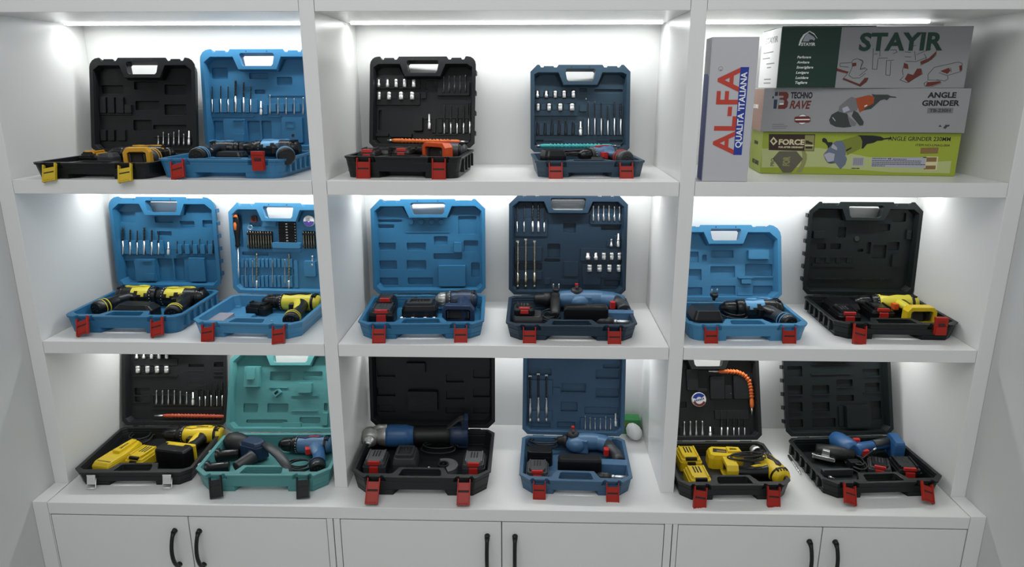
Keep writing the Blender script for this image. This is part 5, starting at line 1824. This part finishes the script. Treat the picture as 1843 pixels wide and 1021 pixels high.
g.prism(B.poly([(935, 308), (935, 338), (1040, 340), (1040, 310)])[::-1], .0007, .0010)
B.add('logo_emblem', g)
x0, y0 = B.f(518, 272)
x1, _ = B.f(915, 280)
B.word('lettering', 'FORCE', .0195, 'pcream', x0, y0, bold=.0008, width=x1 - x0, z=.0006)
x0, y0 = B.f(518, 322)
x1, _ = B.f(905, 332)
B.word('small_lettering', 'FOR AFTER ORDINARY', .0062, 'pcream', x0, y0, bold=.0003, width=x1 - x0, z=.0006)
# taupe diamond behind
g = G().m('pkhaki')
n_ = 16
p0_ = [(935, 372), (965, 430), (962, 500), (945, 570), (905, 660), (885, 688), (798, 688), (840, 620), (875, 560), (893, 480), (890, 420), (880, 372)]
g.prism(B.poly(p0_)[::-1], .0001, .0004)
g.m('ptaupe')
g.prism(B.poly([(530, 372), (430, 480), (600, 690), (730, 690), (905, 490), (800, 374)])[::-1], .0002, .0006)
B.add('printed_diamond', g)
x0, y0 = B.f(690, 592)
B.word('lettering', 'FOR', .024, 'pkhaki', x0, y0, ang=math.pi / 2, bold=.0012, width=.026, z=.0007)
x0, y0 = B.f(455, 590)
B.word('lettering', 'PRO', .014, 'ptaupe', x0, y0, ang=math.pi / 2, bold=.0003, width=.021, z=.0004)
# grinder picture
g = G().m('psteel')
g.prism(B.poly([(1400, 235), (1330, 290), (1215, 430), (1250, 510), (1300, 560), (1390, 560), (1480, 520), (1560, 440), (1545, 320), (1490, 230)])[::-1], .0002, .0005)
g.prism(B.poly([(1400, 545), (1490, 650), (1560, 580), (1582, 500), (1560, 455), (1440, 470)])[::-1], .0003, .0006)
g.m('plgrey')
g.prism(B.poly([(1350, 270), (1330, 330), (1420, 370), (1420, 330)])[::-1], .0005, .0008)
g.prism(B.poly([(1220, 430), (1300, 400), (1390, 420), (1380, 520), (1290, 540)])[::-1], .0005, .0007)
g.m('polive')
g.prism(B.poly([(1490, 225), (1720, 165), (1780, 200), (1795, 260), (1770, 350), (1575, 445), (1545, 320)])[::-1], .0003, .0007)
g.m('pblack')
g.prism(B.poly([(1715, 160), (1760, 158), (1950, 165), (2060, 180), (2110, 205), (2225, 195), (2225, 215), (2120, 225), (2080, 240), (2020, 240), (1960, 270), (1865, 285), (1820, 345), (1790, 350), (1795, 250), (1760, 180)])[::-1], .0003, .0008)
g.prism(B.poly([(1185, 200), (1215, 185), (1250, 205), (1275, 250), (1340, 250), (1350, 275), (1285, 340), (1270, 300), (1240, 265), (1190, 240)])[::-1], .0004, .0008)
g.prism(B.poly([(1555, 365), (1560, 390), (1640, 345), (1635, 325)])[::-1], .0006, .0009)
g.prism(B.poly([(1270, 540), (1340, 562), (1400, 545), (1330, 548)])[::-1], .0006, .0009)
B.add('printed_grinder', g)
g = G().m('plgrey')
g.prism(B.poly([(1665, 475), (1665, 600), (1840, 605), (1840, 480)])[::-1], .0001, .0003)
g.m('pgrey')
for i in range(13):
    xx = 1682 + i * 11.5
    g.prism(B.poly([(xx, 485), (xx, 590), (xx + (5 if i % 3 else 7), 590), (xx + (5 if i % 3 else 7), 485)])[::-1], .0002, .0004)
B.add('barcode', g)
x0, y0 = B.f(1660, 640)
B.word('small_lettering', 'MADE IN CHINA', .0030, 'pblack', x0, y0, bold=.0003, width=.021, z=.0002)
B.quad((1374, 235), (1727.4, 243.6), (1725.6, 316), (1367.5, 308.5), 9.215, (1540, 230))
x0, y0 = B.f(553, 218)
x1, y1 = B.f(1560, 240)
B.word('lettering', 'ANGLE GRINDER 230MM', .0152, 'pblack', x0, y0, ang=math.atan2(y1 - y0 - .0004, x1 - x0), bold=.00014, width=x1 - x0, z=.0002)
x0, y0 = B.f(1012, 310)
x1, y1 = B.f(1558, 325)
B.word('lettering', 'ITEM.NO-LMAG-004', .0080, 'pblack', x0, y0, ang=math.atan2(y1 - y0, x1 - x0), bold=0, width=x1 - x0, z=.0002)
g = G().m('plgrey')
g.prism(B.poly([(310, 480), (310, 630), (1205, 660), (1205, 490)])[::-1], .0001, .0003)
g.m('pblack')
rnd = random.Random(3)
for y_, x0_, x1_ in ((498, 320, 555), (500, 580, 640), (506, 660, 890), (532, 320, 1130), (562, 320, 1130), (588, 320, 1200), (614, 320, 555)):
    xx = x0_
    while xx < x1_ - 8:
        l_ = rnd.uniform(14, 46)
        e_ = min(x1_, xx + l_)
        sl = (xx - 320) * .02
        t_ = 5 if (x0_, x1_) != (580, 640) else 9
        g.prism(B.poly([(xx, y_ - t_ + sl), (xx, y_ + t_ + sl), (e_, y_ + t_ + sl), (e_, y_ - t_ + sl)])[::-1], .0002, .0004)
        xx = e_ + 6
B.add('small_print', g)
g = G().m('pcream')
g.prism(B.poly([(1205, 475), (1205, 690), (1400, 690), (1400, 480)])[::-1], .0001, .00025)
g.m('ptan')
for x0_, y0_, x1_, y1_ in ((1100, 338, 1385, 430), (1212, 490, 1378, 560), (1212, 620, 1378, 680)):
    g.prism(B.poly([(x0_, y0_), (x0_, y1_), (x1_, y1_), (x1_, y0_)])[::-1], .0002, .0004)
g.m('pblack')
g.prism(B.poly([(1155, 484), (1155, 496), (1212, 498), (1212, 486)])[::-1], .0003, .0005)
g.prism(B.poly([(1188, 664), (1188, 676), (1212, 678), (1212, 666)])[::-1], .0003, .0005)
B.add('printed_swatches', g)
B.word('side_lettering', 'ANGLE GRINDER', .016, 'pblack', -.118, .020, side=True, ang=0, bold=.0006, width=.09, z=.0002)
B.word('side_lettering', '230MM', .012, 'pblack', -.110, .075, side=True, ang=0, bold=.0006, width=.05, z=.0002)

# grey carton in the middle
B = Carton('tool_carton', 'grey angle grinder carton between the lime one and the green and white one', 'box', .697, .18, Z1 + .1145, -6, .516, .16, .1135, 'cardgreyshade', group=GRP)
B.quad((1376.6, 154), (1749, 165), (1736.5, 242), (1369, 231.5), 8.377, (1340, 150))
g = G().m('cardkraft')
g.prism([(-.158, .002), (-.002, .002), (-.002, .1115), (-.158, .1115)], 0, .0003)
B.add('kraft_side', g, side=True, label='pinkish brown side panel')
B.word('side_lettering', 'ANGLE GRINDER', .014, 'wprint', -.140, .06, side=True, bold=.0005, width=.08, z=.0004)
g = G().m('pnavy')
g.prism(B.poly([(470, 92), (462, 150), (508, 152), (515, 92)])[::-1], 0, .0004)
g.prism(B.poly([(428, 155), (424, 186), (448, 188), (452, 155)])[::-1], 0, .0004)
g.prism(B.poly([(452, 205), (442, 340), (490, 342), (505, 205)])[::-1], 0, .0004)
g.m('pmaroon')
g.prism(B.poly([(530, 95), (522, 150), (590, 152), (605, 165), (590, 180), (540, 182), (536, 208), (595, 212), (612, 232), (606, 262), (590, 285), (520, 290), (512, 345), (620, 348), (660, 318), (672, 250), (650, 210), (676, 180), (678, 130), (650, 98)])[::-1], 0, .0004)
g.m('wprint')
g.prism(B.poly([(540, 262), (538, 282), (600, 284), (602, 264)])[::-1], .0003, .0005)
B.add('logo_emblem', g)
x0, y0 = B.f(708, 190)
x1, y1 = B.f(1042, 200)
B.word('lettering', 'TECHNO', .0215, 'pblack', x0, y0, ang=math.atan2(y1 - y0, x1 - x0), bold=.0009, width=x1 - x0, z=.0002)
x0, y0 = B.f(690, 342)
x1, y1 = B.f(1020, 342)
B.word('lettering', 'RAVE', .0290, 'pmaroon', x0, y0, ang=-.01, bold=.0009, shear=.25, width=x1 - x0, z=.0002)
g = G().m('pblack')
c_ = B.f(890, 512)
g.prism(circ(*c_, .0135, 32)[::1], 0, .0003)
g.m('wprint')
g.prism(circ(*c_, .0125, 32), .0002, .0004)
g.m('pmaroon')
g.prism(B.poly([(768, 480), (768, 540), (800, 560), (985, 562), (1015, 545), (1015, 490), (985, 466), (800, 466)])[::-1], .0003, .0006)
g.m('wprint')
g.prism(B.poly([(780, 505), (780, 522), (1005, 524), (1005, 507)])[::-1], .0005, .0008)
B.add('round_seal', g)
g = G().m('pgrey')
for y_, x1_ in ((578, 610), (608, 665), (636, 640)):
    g.prism(B.poly([(425, y_ - 5), (425, y_ + 5), (x1_, y_ + 5), (x1_, y_ - 5)])[::-1], 0, .0003)
B.add('small_print', g)
g = G().m('psoot')
g.prism(B.poly([(1440, 400), (1340, 450), (1300, 530), (1320, 590), (1400, 635), (1520, 650), (1640, 640), (1620, 520), (1560, 420)])[::-1], .0001, .0004)
g.m('pgrey')
g.prism(B.poly([(1570, 240), (1640, 195), (1720, 225), (1760, 300), (1720, 400), (1560, 440), (1440, 410), (1455, 330)])[::-1], .0003, .0006)
g.prism(B.poly([(1580, 470), (1640, 520), (1720, 590), (1690, 630), (1620, 620)])[::-1], .0004, .0007)
g.m('plgrey')
g.prism(B.poly([(1500, 360), (1580, 330), (1620, 390), (1520, 430)])[::-1], .0005, .0008)
g.prism(B.poly([(1345, 495), (1390, 550), (1402, 545), (1360, 490)])[::-1], .0005, .0008)
g.m('porange')
B2 = lambda pts: [B.f((1540 - 1340) * 8.377 + x_, y_) for x_, y_ in pts]
g.prism(B2([(30, 220), (230, 178), (300, 200), (310, 290), (200, 370), (90, 430), (55, 330)])[::-1], .0004, .0008)
g.m('psoot')
g.prism(B2([(270, 165), (330, 175), (510, 180), (560, 205), (635, 215), (635, 228), (540, 222), (500, 262), (460, 245), (400, 260), (320, 330), (260, 380), (130, 400), (200, 350), (300, 300), (310, 220)])[::-1], .0005, .0009)
g.prism(B2([(0, 400), (60, 430), (150, 570), (140, 620), (90, 625), (-30, 480)])[::-1], .0006, .0010)
g.m('wprint')
g.prism(B2([(158, 335), (160, 352), (205, 330), (200, 318)])[::-1], .0009, .0011)
B.add('printed_grinder', g)
for s_, xa, xb, yy, sz in (('ANGLE', 1100, 1520, 248, .0190), ('GRINDER', 1018, 1568, 362, .0190)):
    x0, y0 = B2([(xa, yy - 8)])[0]
    x1, y1 = B2([(xb, yy + 4)])[0]
    B.word('lettering', s_, sz, 'pblack', x0, y0, ang=math.atan2(y1 - y0, x1 - x0) * .5, bold=.0007, width=x1 - x0, z=.0002)
g = G().m('pgrey')
g.prism(B2([(1105, 388), (1095, 468), (1475, 475), (1485, 396)])[::-1], 0, .0003)
g.m('psoot')
g.prism(B2([(1370, 640), (1335, 690), (1370, 700), (1395, 670), (1425, 665), (1430, 640), (1400, 645)])[::-1], 0, .0003)
g.prism(B2([(1290, 640), (1265, 668), (1315, 670)])[::-1], 0, .0003)
B.add('model_plate', g)
x0, y0 = B2([(1130, 448)])[0]
x1, y1 = B2([(1440, 448)])[0]
B.word('lettering', 'TB-230H', .0110, 'psoot', x0, y0, bold=.0003, width=x1 - x0, z=.0004)

# green and white carton on top
B = Carton('tool_carton', 'green and white carton with large green lettering, topmost of the stack', 'box', .721, .16, Z1 + .2285, -3, .475, .19, .152, 'cardgreyshade', group=GRP)  # front is white; the grey paints in its shade, with the light behind
B.quad((1410, 45.5), (1751, 55), (1734, 163), (1397.6, 154), 7.291, (1340, 30))
g = G().m('cardgreen')
gx = B.f(1250, 500)[0]
g.prism([(.0008, .0008), (gx, .0008), (gx, .1512), (.0008, .1512)], 0, .0003)
B.add('green_panel', g, label='dark green left panel')
g = G().m('cardside')
g.prism([(-.188, .001), (-.002, .001), (-.002, .151), (-.188, .151)], 0, .0003)
B.add('white_side', g, side=True, label='white side panel')
B.word('side_lettering', 'STAYIR', .022, 'pgrey', -.150, .118, side=True, bold=.0004, width=.125, z=.0004)
g = G().m('pgrey')
for x0_, x1_, y_ in ((-.165, -.06, .093), (-.165, -.09, .078), (-.12, -.04, .063), (-.11, -.07, .053), (-.13, -.06, .022), (-.13, -.06, .012)):
    g.prism([(x0_, y_), (x1_, y_), (x1_, y_ + .003), (x0_, y_ + .003)], 0, .0004)
B.add('small_print', g, side=True)
g = G().m('cardgreen')
g.prism([(.002, .002), (.238, .006), (.238, .186), (.002, .186)], .1525, .1545)
o = link('top_flap', g, B.body, None)
g = G().m('wprint')
g.prism(B.poly([(870, 172), (790, 215), (745, 280), (722, 355), (742, 356), (770, 290), (810, 225), (868, 182), (935, 225), (970, 275), (972, 268), (930, 205)])[::-1], .0003, .0006)
g.m('plgrey')
g.prism(B.poly([(850, 200), (820, 225), (795, 265), (780, 305), (862, 305), (866, 285), (905, 282), (928, 300), (945, 275), (920, 245)])[::-1], .0003, .0007)
B.add('logo_emblem', g)
x0, y0 = B.f(755, 358)
x1, y1 = B.f(945, 360)
B.word('lettering', 'STAYIR', .0105, 'wprint', x0, y0, bold=.0004, width=x1 - x0, z=.0004)
for s_, xa, xb, yy in (('Perforare', 702, 885, 520), ('Avvitare', 697, 862, 586), ('Smerigliare', 690, 912, 652), ('Levigare', 683, 852, 720), ('Lucidare', 676, 846, 788), ('Tagliare', 670, 830, 852)):
    x0, y0 = B.f(xa, yy)
    x1, y1 = B.f(xb, yy + 4)
    B.word('list_lettering', s_, .0090, 'wprint', x0, y0, bold=.00025, shear=.2, width=x1 - x0, z=.0004)
B.quad((1410, 45.5), (1751, 55), (1734, 163), (1397.6, 154), 7.291, (1540, 30))
x0, y0 = B.f(52, 440)
x1, y1 = B.f(1130, 466)
B.word('lettering', 'STAYIR', .0590, 'pgreen', x0, y0, ang=math.atan2(y1 - y0, x1 - x0), bold=.0020, shear=.0, width=x1 - x0, z=.0010)
# line drawings of tools
W1 = .0011
g = G().m('pmaroon')
ox = -(1540 - 1340) * 7.291
B1 = lambda pts: [B.f(ox + x_, y_) for x_, y_ in pts]
g.prism(B1([(1295, 810), (1530, 910), (1610, 860), (1640, 800), (1590, 800), (1520, 880), (1320, 795)])[::-1], 0, .0003)
g.prism(B1([(1215, 660), (1220, 700), (1360, 740), (1380, 715), (1300, 690)])[::-1], 0, .0003)
g.prism(B1([(1430, 600), (1430, 650), (1480, 640), (1480, 600)])[::-1], 0, .0003)
g.prism(B.poly([(650, 830), (700, 880), (870, 770), (860, 700), (810, 700), (760, 780), (690, 760)])[::-1], 0, .0003)
g.prism(B.poly([(640, 620), (640, 690), (700, 700), (690, 640)])[::-1], 0, .0003)
g.prism(B.poly([(850, 610), (860, 650), (1000, 590), (1060, 510), (1050, 490), (960, 570)])[::-1], 0, .0003)
g.prism(B.poly([(1350, 680), (1360, 750), (1390, 730), (1390, 670)])[::-1], 0, .0003)
g.prism(B.poly([(920, 930), (940, 880), (1110, 870), (1120, 890), (1000, 930)])[::-1], 0, .0003)
g.prism(B.poly([(1110, 740), (1200, 780), (1240, 740), (1220, 700)])[::-1], 0, .0003)
B.add('drawing_shading', g)
g = G().m('psoot')
for pts in ([(1270, 600), (1265, 640), (1380, 655)], [(1270, 600), (1410, 598)], [(1420, 590), (1440, 560), (1490, 548), (1560, 570), (1570, 600), (1530, 680)], [(1420, 590), (1430, 650), (1380, 760)], [(1380, 760), (1430, 800), (1520, 800), (1600, 740)], [(1360, 745), (1298, 812), (1530, 912), (1600, 860)], [(1530, 680), (1600, 665)]):
    line(g, B1(pts), W1, .0001, .0004)
for pts in ([(60, 560), (105, 580), (70, 690), (140, 680), (165, 690), (60, 770)], [(0, 860), (70, 910), (170, 830)],
            [(245, 420), (230, 690), (290, 695), (305, 560)], [(330, 440), (330, 530)], [(305, 550), (430, 552)], [(255, 495), (300, 495)], [(415, 580), (405, 770), (460, 778), (470, 590)], [(415, 585), (510, 580)], [(460, 450), (540, 450), (550, 480), (500, 500)],
            [(740, 410), (800, 400)], [(650, 480), (730, 490)], [(650, 540), (730, 548)], [(780, 480), (790, 590)], [(660, 600), (790, 610), (930, 560)], [(800, 520), (1000, 450)], [(1060, 470), (1050, 540), (960, 610), (850, 660)], [(900, 510), (930, 560), (920, 610)], [(650, 620), (620, 720), (630, 780)], [(590, 840), (680, 880), (880, 770), (860, 700)], [(590, 840), (640, 790)],
            [(1030, 690), (1340, 630), (1390, 650), (1380, 750), (1200, 800)], [(1030, 690), (950, 780), (950, 850), (1100, 860)], [(1240, 700), (1250, 760)], [(1090, 760), (1200, 800), (1210, 840), (1170, 870), (1060, 850)], [(900, 890), (910, 930), (1000, 940), (1120, 900)], [(900, 890), (950, 865)]):
    line(g, B.poly(pts), W1, .0001, .0004)
B.add('drawing_lines', g)

# tall carton standing at the divider
B = Carton('tool_carton', 'tall white carton with red and blue vertical lettering beside the divider', 'box', .508, .012, Z1 + .0004, -3, .112, .075, .347, 'card', group=GRP)
g = G().m('pblue')
g.prism([(-.073, .002), (-.008, .002), (-.008, .255), (-.026, .262), (-.073, .262)], 0, .0003)
B.add('blue_side_panel', g, side=True, label='blue lower side panel')
g = G().m('pnavy')
sc_ = .347 / 718
fx = lambda x_, y_: ((x_ - (155 - (y_ - 188) * 37 / 718)) / 237 * .112, .347 - (y_ - 188) * sc_)
pb = [fx(305, 332), fx(348, 332), fx(318, 768), fx(275, 768)]
g.m('pblue')
x0_ = (pb[0][0] + pb[3][0]) / 2
x1_ = (pb[1][0] + pb[2][0]) / 2
y0_, y1_ = pb[2][1], pb[0][1]
g.prism([(x0_, y0_), (x1_, y0_), (x1_, y1_), (x0_, y1_)], 0, .0003)
B.add('blue_bar', g)
B.word('lettering', "QUALITA 'ITALIANA", .0205, 'wprint', x1_ - .0036, y0_ + .018, ang=math.pi / 2, bold=.0004, width=(y1_ - y0_) * .86, z=.0004)
B.word('lettering', 'AL-FA', .072, 'pred', x0_ - .0015, y0_ + .001, ang=math.pi / 2, bold=.0016, width=(y1_ - y0_) * .99, z=.0006)
o = B.word('registered_mark', 'R', .006, 'pgrey', fx(206, 345)[0], fx(206, 348)[1], ang=math.pi / 2, z=.0003)
g = G().m('pgrey')
c_ = fx(200, 341)
g.prism(circ(c_[0] + .0005, c_[1] + .0005, .0055, 24), 0, .0003, [circ(c_[0] + .0005, c_[1] + .0005, .0048, 24)])
B.add('registered_ring', g)

# ================================================================== small things at the back of the middle bay
B = Carton('small_box', 'small green carton at the back corner of the middle worktop', 'box', .375, .352, ZC + .0004, 0, .068, .045, .052, 'greencard')
g = G().m('cardlime')
g.prism([(.005, .028), (.050, .034), (.050, .040), (.005, .044)], 0, .0003)
g.m('wprint')
g.prism([(.045, .012), (.060, .012), (.060, .018), (.045, .018)], 0, .0003)
B.add('printed_pattern', g)
g = G().m('foam')
rnd = random.Random(5)
g.ball((.418, .318, ZC + .027), (.026, .030, .027), 22)
for v in g.bm.verts:
    d_ = v.co - Vector((.418, .318, ZC + .027))
    k = 1 + .07 * math.sin(9 * d_.x * 60) * math.cos(d_.z * 240) + rnd.uniform(-.02, .02)
    v.co = Vector((.418, .318, ZC + .027)) + Vector((d_.x * k + d_.z * -.25, d_.y * k, d_.z * (1.0 if d_.z < 0 else 1.05)))
    v.co.x = min(v.co.x, .4485)
    v.co.z = max(v.co.z, ZC + .0003)
tag(link('plastic_bag', g, None, I4, (.418, .318, ZC)), 'small crumpled white plastic bag beside the green carton', 'plastic bag')
p, q = hit(1419, 820, (0, 0, ZC + .004), (0, 0, 1)), hit(1441, 853, (0, 0, ZC + .004), (0, 0, 1))
t = Thing('drill_bit', 'loose steel drill bit lying on the worktop left of the jigsaw case', 'drill bit', I4, p)
g = G().m('dsteel')
g.lathe(p, p.lerp(q, .35), [(0, .003), (.1, .0035), (1, .0035)], 10)
t.part('shank', g)
g = G().m('chrome')
N_ = 60
c_, d_ = p.lerp(q, .35), q - p.lerp(q, .35)
x_, y_, a_ = g.frame(d_)
rings = []
for k in range(N_ + 1):
    f_ = k / N_
    ring = []
    for j in range(8):
        th = 2 * math.pi * j / 8
        r_ = .0042 * (.55 + .45 * abs(math.cos(th))) * (1 if f_ < .94 else (1 - f_) / .06 * .8 + .2)
        ring.append(g.v(c_ + d_ * f_ + x_ * (r_ * math.cos(th + 16 * f_)) + y_ * (r_ * math.sin(th + 16 * f_))))
    rings.append(ring)
for a2, b2 in zip(rings, rings[1:]):
    for j in range(8):
        g.f([a2[j], a2[(j + 1) % 8], b2[(j + 1) % 8], b2[j]], True)
g.f(rings[0][::-1])
g.f(rings[-1])
t.part('flute', g)
